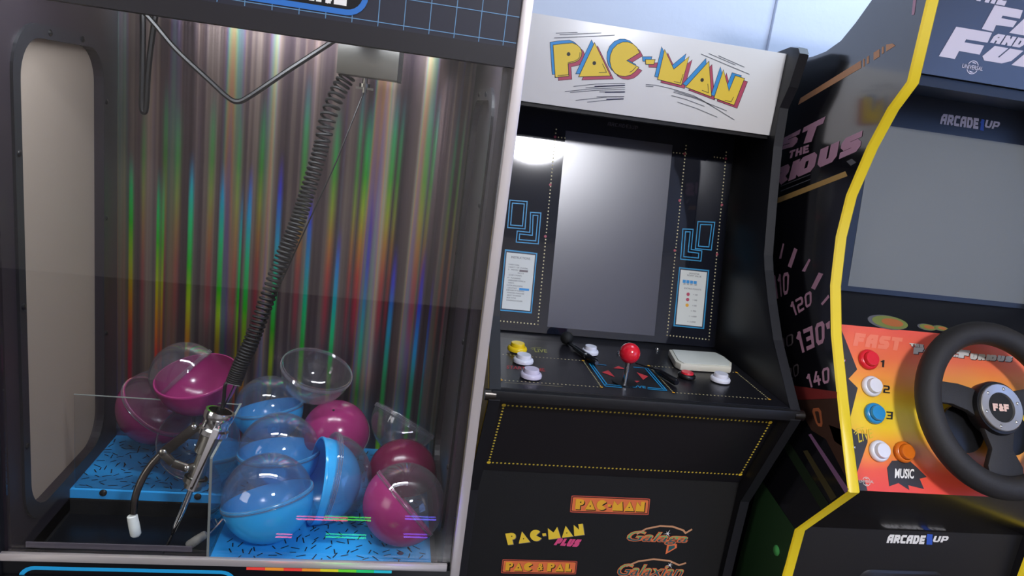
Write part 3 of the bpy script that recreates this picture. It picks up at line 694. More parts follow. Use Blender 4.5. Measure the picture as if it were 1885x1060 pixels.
# marquee lettering: outlines on the marquee's own plane
MP = Plane((0, 1.217, 0), (0, -1, 0))
def cp_(pts, off=0.0): return [MP.px(920 + x / 3.925, y / 3.925, off) for x, y in pts]
LET = [
 [(387, 327), (450, 318), (525, 312), (558, 326), (580, 346), (591, 375), (588, 405), (570, 432), (545, 447), (512, 454), (491, 458), (497, 548), (403, 557)],
 [(685, 312), (797, 546), (573, 553)],
 [(1008, 380), (990, 345), (960, 318), (925, 305), (890, 305), (850, 322), (818, 355), (800, 400), (798, 445), (808, 490), (832, 525), (865, 545), (905, 550), (945, 540), (975, 518), (1003, 487), (914, 438)],
 [(1055, 432), (1120, 432), (1112, 463), (1057, 462)],
 [(1192, 362), (1257, 503), (1366, 412), (1311, 614), (1143, 572)],
 [(1510, 446), (1528, 697), (1345, 628)],
 [(1616, 508), (1656, 662), (1702, 548), (1766, 568), (1692, 757), (1550, 706)]]
def offset_poly(p, d):
    n = len(p); ar = sum(p[i][0] * p[(i + 1) % n][1] - p[(i + 1) % n][0] * p[i][1] for i in range(n)); s = 1 if ar > 0 else -1; out = []
    for i in range(n):
        a, b_, c = Vector(p[i - 1]), Vector(p[i]), Vector(p[(i + 1) % n])
        d1 = (b_ - a).normalized(); d2 = (c - b_).normalized(); n1 = Vector((d1.y, -d1.x)) * s; n2 = Vector((d2.y, -d2.x)) * s
        mm = (n1 + n2).normalized(); out.append(tuple(b_ + mm * min(d / max(mm.dot(n1), .45), 2.0 * d)))
    return out
lm = MB()
for L_ in LET:
    sh = lambda dx, dy: [(x + dx, y + dy) for x, y in L_]
    poly(lm, cp_(offset_poly(sh(22, 23), 3.4), .0003), ink); poly(lm, cp_(sh(22, 23), .0004), redp)
    poly(lm, cp_(offset_poly(sh(-22, -21), 3.4), .0005), ink); poly(lm, cp_(sh(-22, -21), .0006), blue)
    poly(lm, cp_(offset_poly(L_, 4.2), .0008), ink); poly(lm, cp_(L_, .0010), yellow)
for x, y in ((497, 391), (683, 456), (1462, 578)):
    c = MP.px(920 + x / 3.925, y / 3.925, .0012); disc(lm, c, Vector((1, 0, 0)), Vector((0, 0, 1)), .0031, ink, 14)
def mline(pts, w, M=ink):
    P = cp_(pts, .0012); line3(lm, P, w, (0, -1, 0), M)
for pts in ([(580, 378), (578, 410), (560, 432), (530, 444), (492, 452)], [(495, 460), (497, 540), (418, 546)], [(742, 460), (771, 522), (716, 524)], [(985, 482), (958, 512), (938, 522)], [(1325, 535), (1305, 600), (1258, 588)], [(1503, 605), (1508, 670), (1460, 652)], [(1690, 700), (1672, 735), (1626, 724)]): mline(pts, .0009)
for pts in ([(405, 239), (562, 233)], [(432, 251), (735, 237)], [(393, 274), (832, 254)], [(1455, 390), (1805, 537)], [(1510, 386), (1705, 470)], [(1580, 402), (1768, 485)],
            [(533, 624), (690, 607), (870, 602), (905, 603)], [(620, 635), (760, 622), (905, 618)], [(470, 661), (680, 640), (905, 632)], [(508, 667), (700, 652), (905, 645)], [(720, 663), (905, 664)], [(700, 699), (900, 697)], [(548, 725), (780, 700), (895, 700)], [(632, 738), (780, 722), (895, 714)],
            [(1055, 610), (1130, 615), (1240, 640), (1400, 690), (1540, 770)], [(1055, 622), (1110, 626)], [(1255, 665), (1420, 712), (1640, 800)], [(1260, 655), (1450, 715), (1695, 865)], [(1285, 737), (1420, 782), (1572, 846)], [(1240, 690), (1340, 716), (1480, 768)]): mline(pts, .0009, grey_ink)
for pts in ([(685, 625), (905, 616)], [(760, 666), (905, 664)], [(770, 718), (895, 714)]): mline(pts, .0018, pm('navy_ink', (60, 60, 100)))
lm.build('marquee_lettering', None, mq, smooth=False)

# monitor overlay and screen
BN = Vector((0, -1, .235)); BP = Plane((0, 1.345, -.013), BN)
overlay = mat('monitor_overlay', (24, 27, 38), .05, spec=.6, ior=1.55)
bz = MB().slab([BP.xz(IX0, .026), BP.xz(IX1, .026), BP.xz(IX1, -.3845), BP.xz(IX0, -.3845)], BP.n * -.008, overlay).build('monitor_overlay_panel', None, pac, smooth=False)
lcd = mat('lcd_screen', (58, 60, 76), .27, spec=.8, ior=1.6)
MB().slab([BP.xz(.3010, -.013, .0004), BP.xz(.5132, -.013, .0004), BP.xz(.5132, -.372, .0004), BP.xz(.3010, -.372, .0004)], BP.n * -.004, lcd).build('screen', None, pac, smooth=False)
dm = MB(); n_ = BP.n; DO = .0006
def bd(a, b_, M=dot_cream, r=.0014, st=.0066): dotted(dm, BP.px(*a, DO), BP.px(*b_, DO), st, r, n_, M)
bd((1024, 238), (1022, 252)); bd((1022, 252), (990, 597)); bd((1022, 252), (1040, 254)); bd((990, 597), (915, 590))
UB = (BP.xz(0, 0) - BP.xz(0, -1)).normalized()
for px_, py_ in ((1022, 252), (1013, 340), (1004, 435)): disc(dm, BP.px(px_, py_, DO + .0002), Vector((1, 0, 0)), UB, .0026, dot_red, 12)
dm.build('dot_line_print', None, bz, smooth=False); dm = MB(); bd((1240, 281), (1263, 283)); bd((1263, 268), (1228, 617)); bd((1228, 617), (1305, 625)); bd((1305, 625), (1337, 280)); bd((1315, 289), (1337, 292))
UB = (BP.xz(0, 0) - BP.xz(0, -1)).normalized()
for px_, py_ in ((1260, 283), (1251, 369), (1242, 461), (1336, 292), (1329, 377), (1320, 468)): disc(dm, BP.px(px_, py_, DO + .0002), Vector((1, 0, 0)), UB, .0026, dot_red, 12)
dm.build('dot_line_print', None, bz, smooth=False)
mzm = None
def maze(pts):
    P = [BP.px(920 + x / 3.925, 220 + y / 3.925, DO) for x, y in pts]; c = sum(P, Vector()) / len(P)
    line3(mzm, P, .0019, n_, cyan_p, True)
    q = offset_poly([(x, y) for x, y in pts], -14)
    line3(mzm, [BP.px(920 + x / 3.925, 220 + y / 3.925, DO) for x, y in q], .0019, n_, cyan_p, True)
mzm = MB(); maze([(73, 582), (198, 592), (182, 790), (57, 780)]); maze([(222, 670), (297, 675), (278, 898), (119, 885), (126, 805), (217, 815)])
mzm.build('maze_line_print', None, bz, smooth=False); mzm = MB(); maze([(1432, 737), (1553, 742), (1528, 942), (1413, 932)]); maze([(1323, 790), (1397, 793), (1383, 938), (1460, 948), (1453, 1022), (1307, 1008)])
mzm.build('maze_line_print', None, bz, smooth=False)
def cardm(q_out, q_in, name):
    mb = MB(); poly(mb, [BP.px(x, y, .0005) for x, y in q_out], cyan_p)
    k = [((a[0] * .5 + b_[0] * .5), (a[1] * .5 + b_[1] * .5)) for a, b_ in zip(q_out, q_in)]
    poly(mb, [BP.px(x, y, .0007) for x, y in k], pm('dark_navy_print', (10, 40, 66))); poly(mb, [BP.px(x, y, .0009) for x, y in q_in], card)
    return mb
Z1 = lambda x, y: (915 + x / 7.567, 450 + y / 7.571)
qi = [Z1(135, 108), Z1(530, 148), Z1(458, 925), Z1(65, 890)]
cm = cardm([Z1(110, 65), Z1(562, 118), Z1(482, 960), Z1(32, 920)], qi, '')
def ctext(mb, s, u0, v0, u1, v1, quad, M, bold=.0):
    f = quad_map(BP, quad, .0012); pg, asp_ = font_text(s, bold)
    put(mb, pg, lambda a, b_: f(u0 + (u1 - u0) * a, v0 + (v1 - v0) * b_), M)
ctext(cm, 'INSTRUCTIONS', .17, .905, .84, .945, qi, grey_ink)
for s, u0, u1, v in (('1 INSERT COIN.', .10, .48, .78), ('2 SELECT 1 OR 2 PLAYERS', .10, .78, .735), ('3   MOVES', .10, .46, .69), ('. . . . . . . .  DOTS', .10, .66, .64), ('SCORE 10 POINTS.', .14, .60, .595), ('4 *  FLASHING', .10, .56, .545), ('ENERGIZERS SCORE 50', .15, .74, .5), ('POINTS.', .15, .36, .455), ('5 AFTER SWALLOWING', .10, .66, .41), ('CAN ATTACK', .14, .46, .365), ('6 BEWARE OF FLASHING', .10, .73, .325), ('MONSTERS WHICH ARE', .14, .74, .28), ('ABOUT TO CHANGE', .14, .64, .235), ('BACK TO THE', .14, .46, .19), ('DANGEROUS COLORS', .14, .70, .145)):
    ctext(cm, s, u0, v, u1, v + .024, qi, grey_ink)
f_ = quad_map(BP, qi, .0012)
poly(cm, [f_(.55, .352), f_(.9, .352), f_(.9, .392), f_(.55, .392)], blue); poly(cm, [f_(.5, .68), f_(.8, .68), f_(.8, .715), f_(.5, .715)], taupe_ink)
cm.build('instruction_card', None, bz, smooth=False)
Z2 = lambda x, y: (1225 + x / 7.567, 480 + y / 7.571)
qi = [Z2(215, 122), Z2(578, 160), Z2(508, 918), Z2(145, 882)]
cm = cardm([Z2(190, 88), Z2(610, 128), Z2(538, 950), Z2(110, 910)], qi, '')
for s, u0, u1, v in (('MONSTER', .33, .72, .935), ('POINT VALUE', .26, .80, .895), ('200   400   800   1600', .14, .66, .735), ('EXTRA POINTS', .2, .84, .655), ('= 100', .55, .72, .555), ('= 300', .55, .72, .455), ('= 500', .55, .72, .355), ('= 700', .52, .72, .255), ('= 1,000', .46, .76, .155), ('= 2,000', .42, .74, .055)):
    ctext(cm, s, u0, v, u1, v + .028, qi, grey_ink)
f_ = quad_map(BP, qi, .0012)
for i in range(4): poly(cm, [f_(.11 + i * .14, .765), f_(.225 + i * .14, .765), f_(.225 + i * .14, .82), f_(.11 + i * .14, .82)], blue)
for u_, v_, c in ((.36, .565, redp), (.36, .468, redp), (.36, .365, gold)): disc(cm, f_(u_, v_), Vector((1, 0, 0)), UB, .0034, c, 14)
cm.build('score_card', None, bz, smooth=False)
pg, _a = block_text('ARCADE1UP', .24, .12); mb = MB(); put(mb, pg, quad_map(BP, [(1119, 224), (1175, 232), (1174, 239), (1118, 231)], DO), pm('dark_taupe_print', (70, 66, 78))); mb.build('maker_lettering', None, bz, smooth=False)

# control deck
ZD = -.385; DP = Plane((.4, 1.0, ZD), (0, 0, 1))
deck = MB().box((IX0, .968, ZD - .016), (IX1, 1.262, ZD - .001), black).build('control_deck', None, pac)
MB().box((IX0 + .001, .972, ZD - .001), (IX1 - .001, 1.214, ZD), deck_black).build('deck_overlay', None, deck)
lp = MB().box((AX0 + .002, .961, -.4035), (AX1 - .002, .973, -.3865), mat('deck_lip_black', (15, 15, 18), .5)).build('deck_lip', None, deck, bevel=.003)
for x in (AX0 + .0015, AX1 - .0015): MB().lathe([(0, .008), (.0085, .008), (.0085, -.008), (0, -.008)], (x, .968, -.3955), (1, 0, 0), 20, dark_steel).build('end_cap', None, lp)
dk = MB(); UX, UY, UZ = Vector((1, 0, 0)), Vector((0, 1, 0)), Vector((0, 0, 1))
def ddot(x0, y0, x1, y1): dotted(dk, Vector((x0, y0, ZD + .0004)), Vector((x1, y1, ZD + .0004)), .0062, .0014, UZ, dot_cream)
for (x0, y0, x1, y1) in ((.181, 1.001, .338, 1.119), (.4555, 1.0, .619, 1.119)):
    ddot(x0, y0, x1, y0); ddot(x1, y0, x1, y1); ddot(x1, y1, x0, y1); ddot(x0, y1, x0, y0)
    for x in (x0, x1):
        for y in (y0, y1): disc(dk, Vector((x, y, ZD + .0006)), UX, UY, .0026, gold, 12)
    dk.build('dot_line_print', None, deck, smooth=False); dk = MB()
line3(dk, [(.185, .992, ZD + .0004), (.275, .992, ZD + .0004)], .0009, UZ, pm('faint_print', (170, 160, 120)))
dk.build('small_print_lettering', None, deck, smooth=False)
mv = MB(); O5 = .0005
def dpx(pts, off=O5): return [DP.px(x, y, off) for x, y in pts]
def dl(pts, w, M): line3(mv, dpx(pts), w, UZ, M)
for a, b_ in (((1085, 669), (1114, 710)), ((1089.5, 669.5), (1117.5, 707.5)), ((1187, 677), (1222, 717.5)), ((1192, 677.5), (1227, 718))): dl([a, b_], .0022, cyan_p)
for a, b_ in (((1085, 669), (1116, 672)), ((1166, 675.5), (1194, 678)), ((1112, 707), (1145, 710)), ((1114, 710.5), (1145, 713)), ((1192, 713), (1224, 716)), ((1192, 715.5), (1228, 719))): dl([a, b_], .003, cyan_p)
pg, _a = font_text('MOVE', .02, .1); put(mv, pg, quad_map(DP, [(1150, 707.5), (1188, 710.5), (1190, 715), (1152, 712)], O5), cyan_p)
for tri in ([(1108, 685), (1120, 681), (1132, 694)], [(1172, 685), (1193, 692.5), (1184, 699)], [(1145, 700), (1178, 701), (1165, 708)], [(1128, 678), (1138, 673.5), (1152, 679)]): poly(mv, dpx(tri), bright_red)
mv.build('direction_print', None, deck, smooth=False); mv = MB()
pg, _a = font_text('START GAME', .01); put(mv, pg, quad_map(DP, [(933, 672.5), (1002, 678), (1004, 684), (932, 678.5)], O5), pm('dim_red_print', (180, 56, 60)))
mv.build('deck_lettering_print', None, deck, smooth=False); mv = MB()
pg, _a = font_text('LIVE', .0, .3); put(mv, pg, quad_map(DP, [(980, 640.5), (1006, 643.5), (1010, 649), (985, 648)], O5), pm('lime_print', (190, 190, 90)))
dl([(977, 641), (985, 639), (996, 640)], .0012, pm('lime_print', 0)); dl([(979, 643), (986, 641.5)], .0012, pm('lime_print', 0))
mv.build('deck_lettering_print', None, deck, smooth=False)
def push_button(parent, c, n, r, M, Mp=None, h=.006, ph=.012, name='push_button'):
    k = r / .0165
    b_ = MB().lathe([(r * .98, -.001), (r, h * .35), (r * .93, h * .8), (r * .80, h), (r * .74, h), (r * .72, h * .6), (0, h * .6)], c, n, 36, M).build(name, None, parent)
    MB().lathe([(r * .70, h * .55), (r * .70, ph * .86), (r * .66, ph), (r * .5, ph * 1.02), (0, ph * .98)], c, n, 36, Mp or M).build('plunger', None, b_)
    return b_
btn = {k: mat('button_' + k, c, .22, spec=.5) for k, c in dict(yellow=(240, 204, 30), white=(226, 226, 236), lavender=(214, 206, 226), red=(222, 36, 52), blue=(40, 138, 196), orange=(214, 110, 28)).items()}
for px_, py_, k, r in ((952, 643, 'yellow', .0170), (963, 664.5, 'white', .0170), (977, 691.5, 'lavender', .0172), (1086, 648.5, 'white', .0150), (1325.5, 699, 'white', .0170)):
    push_button(deck, DP.px(px_, py_, .003), UZ, r, btn[k])
b_ = push_button(deck, DP.px(1264, 692, .003), UZ, .0150, black_plain, btn['red'], .005, .0075)
# joystick
jb = DP.px(1149.5, 704); zz = 0
while proj((jb.x, jb.y, ZD + zz))[1] > 650.5 and zz < .2: zz += .0005
jc = Vector((jb.x, jb.y, ZD + zz))
js = MB().tube([jb, jc], .0044, 14, chrome).build('joystick', None, deck)
rb = 19.3 / F_PX * (jc.x * BX.z + jc.y * BY.z + jc.z * BZ.z)
MB().lathe([(rb * math.cos(math.radians(a)), rb * math.sin(math.radians(a))) for a in range(-90, 91, 9)], jc, UZ, 32, mat('joystick_red', (226, 30, 50), .18, spec=.6, coat=.3)).build('ball_top', None, js)
MB().lathe([(.020, .0002), (.020, .0016), (.004, .0022)], jb, UZ, 30, black_plain).build('dust_washer', None, js)
for px_, py_ in ((1209.5, 643), (1139.5, 650)): bolt(deck, 'bolt', DP.px(px_, py_ + 1), UZ, .0042, chrome, .005)
# lower panels
LP = Plane((0, 1.0, -.4245), (0, -.915, -.403))
lpn = MB().slab([LP.xz(IX0, -.405), LP.xz(IX1, -.405), LP.xz(IX1, -.567), LP.xz(IX0, -.567)], LP.n * -.01, deck_black).build('control_front_panel', None, pac, smooth=False)
dm = MB(); n_ = LP.n; UL = Vector((0, -.403, .915)).normalized()
cor = [(927.6, 745.8), (1418, 777.7), (1363, 873.5), (899.8, 851)]
for a, b_ in zip(cor, cor[1:] + cor[:1]): dotted(dm, LP.px(*a, .0004), LP.px(*b_, .0004), .0068, .0018, n_, dot_yellow)
for c in cor: disc(dm, LP.px(*c, .0006), UX, UL, .0034, yellow, 14)
dm.build('dot_line_print', None, lpn, smooth=False)
kick = MB().box((IX0, 1.0655, -H), (IX1, 1.076, -.563), black_matte).build('kick_panel', None, pac)
KP = Plane((0, 1.0655, 0), (0, -1, 0))
def plate(quad, text, inset):
    mb = MB(); f = quad_map(KP, quad, .0004)
    rr = rrect(0, 0, 1, 1, .045); rr = [(u, .5 + (v - .5)) for u, v in rr]
    poly(mb, [f(u, v) for u, v in rr], orange_d)
    f2 = quad_map(KP, quad, .0006); poly(mb, [f2(.012 + u * .976, .06 + v * .88) for u, v in rr], ink)
    f3 = quad_map(KP, quad, .0008); poly(mb, [f3(.02 + u * .96, .1 + v * .8) for u, v in rr], orange_p)
    pg, dots, asp_ = chunky_text(text, .1); u0, v0, u1, v1 = inset
    for dx, dy, off, M in ((.012, -.05, .0010, ink), (0, 0, .0014, gold)):
        f4 = quad_map(KP, quad, off); put(mb, pg, lambda a, b_: f4(u0 + dx + (u1 - u0) * a, v0 + dy + (v1 - v0) * b_), M)
    f5 = quad_map(KP, quad, .0016)
    for a, b_ in dots: disc(mb, f5(u0 + (u1 - u0) * a, v0 + (v1 - v0) * b_), UX, UZ, .0013, ink, 8)
    mb.build('game_logo_plate', None, kick, smooth=False)
plate([(1052, 911.5), (1197, 917.5), (1194, 948), (1049, 943)], 'PAC-MAN', (.06, .2, .94, .8))
plate([(925, 1029), (1063, 1032.5), (1060, 1057), (922, 1055)], 'PAC & PAL', (.05, .2, .93, .8))
mb = MB(); pg, dots, asp_ = chunky_text('PAC-MAN', .1); q = [(930, 982), (1073, 963.5), (1076, 984), (935, 1003)]
for off, sh, M in ((.0006, 1.2, taupe_ink), (.0009, 0, yellow)):
    f = quad_map(KP, [(x + sh, y + sh * .6) for x, y in q], off); put(mb, pg, f, M)
f = quad_map(KP, q, .0011)
for a, b_ in dots: disc(mb, f(a, b_), UX, UZ, .0011, ink, 8)
pg, _a = block_text('PLUS', .34, .08, .25); put(mb, pg, quad_map(KP, [(1024, 990), (1071, 993), (1067, 1007), (1019, 1003)], .0013), pinkp)
mb.build('game_logo', None, kick, smooth=False)
def script_logo(text, box, arc, star, tail=None):
    mb = MB(); pg, asp_ = font_text(text, .045, .35)
    f = quad_map(KP, box, .0006); put(mb, pg, f, orange_p)
    pg2, _x = font_text(text, .0, .35); f2 = quad_map(KP, [(x + s_[0], y + s_[1]) for (x, y), s_ in zip(box, ((1.5, 1.2), (-1.5, 1.2), (-1.5, -1.2), (1.5, -1.2)))], .0010)
    put(mb, [p for p in pg2 if sum(b_ for a, b_ in p) / len(p) >= .5], f2, green_p); put(mb, [p for p in pg2 if sum(b_ for a, b_ in p) / len(p) < .5], f2, teal_p)
    line3(mb, [KP.px(x, y, .0012) for x, y in arc], .0034, (0, -1, 0), tan_p)
    sx_, sy_ = star; c = KP.px(sx_, sy_, .0016)
    pts = []
    for k in range(12):
        rr_ = (.0085 if k % 4 == 0 else .0055) if k % 2 == 0 else .0014; a = math.radians(90 + 30 * k - 20); pts.append(c + UX * rr_ * math.cos(a) + UZ * rr_ * math.sin(a))
    poly(mb, pts, white_print)
    if tail: poly(mb, [KP.px(x, y, .0008) for x, y in tail], orange_p); c_ = sum((Vector(t) for t in tail), Vector((0, 0))) / len(tail); poly(mb, [KP.px(c_.x + (x - c_.x) * .6, c_.y + (y - c_.y) * .6, .0010) for x, y in tail], teal_p)
    mb.build('game_logo', None, kick, smooth=False)
script_logo('Galaga', [(1155, 975), (1268, 982), (1266, 1004), (1152, 1002)], [(1172, 983), (1190, 973), (1215, 968), (1238, 969), (1258, 976), (1262, 981), (1274, 974)], (1229, 982), [(1228, 1003), (1246, 1001), (1246, 1008), (1225, 1020)])
script_logo('Galaxian', [(1138, 1036), (1260, 1041), (1258, 1062), (1135, 1060)], [(1153, 1042), (1175, 1033), (1203, 1029), (1232, 1032), (1250, 1040), (1263, 1036)], (1233, 1040))

# loose things lying on the deck
pen_black = mat('pen_black', (18, 18, 22), .25)
p0 = DP.px(1058, 639, .006); p1 = DP.px(1097.5, 667.5, .006)
pn = thing('pen', 'black baton-like pen with silver ring lying beside the white button behind the joystick', 'pen', (p0 + p1) / 2 - Vector((0, 0, .006)))
dd = p1 - p0
MB().tube([p0, p0 + dd * .55, p0 + dd * .62, p0 + dd * .97, p1], [.0048, .0054, .0058, .0056, .004], 16, pen_black).build('barrel', None, pn)
MB().tube([p0 + dd * .56, p0 + dd * .60], .0062, 16, chrome).build('silver_ring', None, pn)
MB().tube([p1 - dd * .01, p1 + dd * .02], .0034, 12, steel).build('end_cap', None, pn)
kb = p0 - dd * .42 + Vector((0, 0, .006))
MB().lathe([(.0118 * math.cos(math.radians(a)), .0118 * math.sin(math.radians(a))) for a in range(-90, 91, 10)], kb, UZ, 24, black_matte).build('round_end', None, pn)
MB().tube([p0 - dd * .36, p0 + dd * .02], .0032, 10, pen_black).build('neck', None, pn)
p0 = DP.px(1170, 668, .007); p1 = DP.px(1206, 679.5, .007); p2 = DP.px(1246, 704, .007)
pn = thing('pen', 'slim black pen with thin metal tip lying in front of the red button', 'pen', (p0 + p2) / 2 - Vector((0, 0, .006)))
MB().tube([p0, p1], [.0012, .002], 10, dark_steel).build('metal_tip', None, pn)
dd = p2 - p1; MB().tube([p1, p1 + dd * .08, p1 + dd * .3, p1 + dd * .95, p2], [.0024, .0045, .0056, .0058, .0044], 14, pen_black).build('barrel', None, pn)
gd = thing('white_case', 'small flat white plastic case lying at the back of the black control deck', 'plastic case', DP.px(1290, 662))
top = [DP.px(x, y, .0125) for x, y in ((1231, 642.5), (1319, 648.5), (1332, 655), (1347.5, 667), (1347, 676), (1254, 670), (1243, 664))]
case_w = mat('case_white', (224, 220, 204), .4)
MB().slab(top, (0, 0, -.0115), case_w).build('case_body', None, gd, bevel=.0028)
c_ = sum(top, Vector()) / len(top)
MB().slab([c_ + (p - c_) * .9 + Vector((0, 0, .0002)) for p in top], (0, 0, .0012), mat('case_lid_white', (220, 222, 212), .35)).build('case_lid', None, gd, bevel=.0005)

# ================================================================== racing arcade cabinet (right)
GX, GT = .685, .018
race = thing('racing_arcade_cabinet', 'black racing arcade cabinet with yellow edge trim and black steering wheel beside the white-marquee cabinet', 'arcade cabinet', (.9175, 1.15, -H))
def onx(px, py, x):
    r = ray(px, py); q = r * (x / r.x); return (q.y, q.z)
EP = [(1705.6, 0), (1670, 150), (1634, 199), (1596, 270), (1558, 359), (1539, 435), (1528.6, 525), (1530, 616), (1540, 718), (1550, 812), (1561.5, 904), (1463.5, 974), (1440, 1060)]
front = [onx(x, y, GX) for x, y in EP]
front = [(front[0][0] + .002, .42)] + front + [(front[-1][0] + .02, -H)]
RB = [onx(x, y, GX) for x, y in ((1605, 0), (1575, 42), (1548, 75), (1520, 95), (1497, 104), (1480, 107))]
RB = [(RB[0][0] - .02, .42)] + RB + [(1.42, .15), (1.46, .08), (1.46, -H)]
RPROF = front + RB[::-1]
panel_dark = mat('racing_side_dark', (18, 18, 24), .16, spec=1.0, ior=1.75, coat=.6)
yel_trim = mat('yellow_edge_trim', (232, 204, 34), .4)
sides = []
for x0 in (GX, 1.15 - GT):
    sp_ = MB().prism_x(RPROF, x0, x0 + GT, panel_dark).build('side_panel', None, race, smooth=False); sides.append(sp_)
    tr = MB()
    rows = []
    for i, (y, z) in enumerate(front):
        a = Vector(front[max(i - 1, 0)]); b_ = Vector(front[min(i + 1, len(front) - 1)]); d_ = (b_ - a).normalized(); o_ = Vector((d_.y, -d_.x))
        if o_.x > 0: o_ = -o_
        rows.append([(x0 - .0005, y, z), (x0 + .002, y + o_.x * .0024, z + o_.y * .0024), (x0 + GT - .002, y + o_.x * .0024, z + o_.y * .0024), (x0 + GT + .0005, y, z)])
    tr.add([p for r_ in rows for p in r_], [(i * 4 + k, i * 4 + k + 1, i * 4 + k + 5, i * 4 + k + 4) for i in range(len(rows) - 1) for k in range(3)], yel_trim)
    tr.build('edge_trim', None, sp_)
# side art on the left panel's outer face
SA = Plane((GX, 0, 0), (-1, 0, 0)); A = MB()
def ap(pts, M, off=.0004): poly(A, [SA.px(x, y, off) for x, y in pts], M)
ap([(1469, 193), (1473.5, 180.5), (1585, 111), (1585, 125)], tan_p); ap([(1588.5, 109), (1591.5, 107.5), (1591.5, 122), (1588.5, 123)], tan_p); ap([(1595.5, 105), (1599.5, 102), (1599.5, 116), (1595.5, 118)], tan_p)
ap([(1608, 97), (1619, 90), (1619, 104), (1608, 111)], tan_p); ap([(1623, 87), (1627, 85), (1627, 97), (1623, 100)], tan_p); ap([(1631, 82), (1643, 80), (1648, 84), (1631, 95)], tan_p)
A.build('side_stripe_print', None, sides[0], smooth=False); A = MB()
ap([(1683, -20), (1689, -20), (1683, 27), (1678, 28)], mauve); A.build('streak_print', None, sides[0], smooth=False); A = MB()
def at_txt(s, q, M, w=.24, gap=.12, shear=0): put(A, block_text(s, w, gap, shear)[0], quad_map(SA, q, .0005), M)
for q, s, M, w in (([(1438, 256), (1520, 214), (1504, 258), (1434, 277)], 'ST', mauve, .3), ([(1454, 278), (1489, 266), (1489, 280), (1450, 293)], 'THE', mauve, .26), ([(1428, 312), (1588, 240), (1583, 276), (1418, 348)], 'RIOUS', mauve, .32)): at_txt(s, q, M, w, .1)
ap([(1432, 364), (1556, 315), (1560, 324), (1431, 374)], pm('amber_print', (196, 158, 96)))
for y0_ in (337, 346): ap([(1437, y0_ + 5), (1492, y0_ - 17), (1492, y0_ - 15.5), (1437, y0_ + 6.5)], grey_ink)
ap([(1558, 297), (1568, 292), (1576, 299), (1566, 305)], grey_ink)
for t in ([(1441, 447.5), (1443.5, 449), (1438, 476), (1434, 476)], [(1462, 456), (1468, 459), (1456.5, 493), (1450, 490)], [(1489, 476), (1492, 478.5), (1482, 500), (1476, 499)], [(1507, 501.5), (1515.5, 504), (1500, 533.5), (1493, 530)], [(1525, 542), (1526.8, 547), (1514, 562), (1511, 559)], [(1519.5, 596), (1527.5, 590), (1527.5, 604.5), (1522.5, 606)]): ap(t, mauve)
num = white_lav if False else mauve
for s, q, w in (('110', [(1421, 508), (1453, 500), (1451, 540), (1428, 551)], .16), ('120', [(1453, 558), (1494, 534), (1494, 561), (1462, 582)], .17), ('130', [(1464, 613), (1518, 589), (1518, 630), (1474, 651)], .19), ('140', [(1483, 690), (1527, 674), (1527, 704), (1490, 714)], .17)): at_txt(s, q, num, w, .16)
dimn = pm('dim_dial_print', (110, 100, 106))
for s, q in (('100', [(1420, 629), (1460, 613), (1460, 634), (1424, 650)]), ('20', [(1446, 681), (1470, 668), (1470, 690), (1452, 701)]), ('90', [(1410, 592), (1432, 582), (1432, 600), (1412, 610)])): at_txt(s, q, dimn, .13, .16)
ap([(1457, 709), (1541, 721), (1541, 733), (1469, 736)], pm('wedge_red', (132, 46, 46)))
ap([(1469, 736.5), (1541, 733.5), (1550, 812), (1558, 880), (1520, 808), (1494, 792), (1478, 765)], pm('umber_print', (66, 44, 36)))
at_txt('0', [(1493, 752), (1511, 750), (1515, 786), (1504, 784)], pm('rust_orange_print', (170, 96, 62)), .17)
ap([(1526, 782), (1548, 790), (1551, 822), (1536, 812)], pm('pale_rust_print', (150, 104, 70)))
ap([(1488, 800), (1493, 798), (1562, 900), (1556, 908)], pm('purple_line_print', (128, 92, 130)))
dg_ = pm('dark_green_print', (34, 62, 36)); dg2 = pm('deep_green_print', (26, 40, 26))
ap([(1440, 820), (1452, 812), (1526, 928), (1512, 938)], dg2); ap([(1478, 830), (1486, 828), (1540, 915), (1530, 922)], pm('olive_print', (64, 58, 36)))
ap([(1398, 878), (1463, 973), (1446, 1038), (1436, 1070), (1350, 1070)], dg_)
A.build('side_art', None, sides[0], smooth=False)
bolt(sides[0], 'side_bolt', SA.px(1430, 1013), (-1, 0, 0), .009, mat('green_bolt', (70, 150, 80), .35), .004)

JX0, JX1 = GX + GT, 1.15 - GT
MB().box((JX0, 1.44, -H), (JX1, 1.45, .07), black).build('back_panel', None, race)
MB().box((JX0, 1.036, .134), (JX1, 1.046, .42), black).build('header_back_panel', None, race)
MB().box((JX0, 1.1, .122), (JX1, 1.42, .132), black).build('top_panel', None, race)
# marquee
Pm = Plane((0, .968, 0), (0, -1, 0))
navy_gloss = mat('marquee_black_gloss', (26, 28, 38), .32, spec=.8, ior=1.6, coat=.0)
mqr = MB().box((JX0, .968, .135), (JX1, .978, .42), navy_gloss).build('marquee', None, race)
mb = MB()
def mtxt(s, q, w, gap=.1, shear=0, M=white_lav, off=.0005): put(mb, block_text(s, w, gap, shear)[0], quad_map(Pm, q, off), M)
Z4 = lambda x, y: (1600 + x / 6.614, y / 6.6125)
def mp4(pts): poly(mb, [Pm.px(*Z4(x, y), .0005) for x, y in pts], white_lav)
mp4([(1060, 325), (1497, 398), (1440, 520), (1180, 478), (1160, 515), (1400, 555), (1345, 665), (1095, 620), (1043, 718), (848, 684)])       # F
mp4([(1530, 62), (1872, 125), (1835, 228), (1625, 190), (1608, 220), (1800, 258), (1750, 332), (1545, 305), (1510, 385), (1370, 352)])      # F

qx = lambda x: Pm.xz(x, 0)
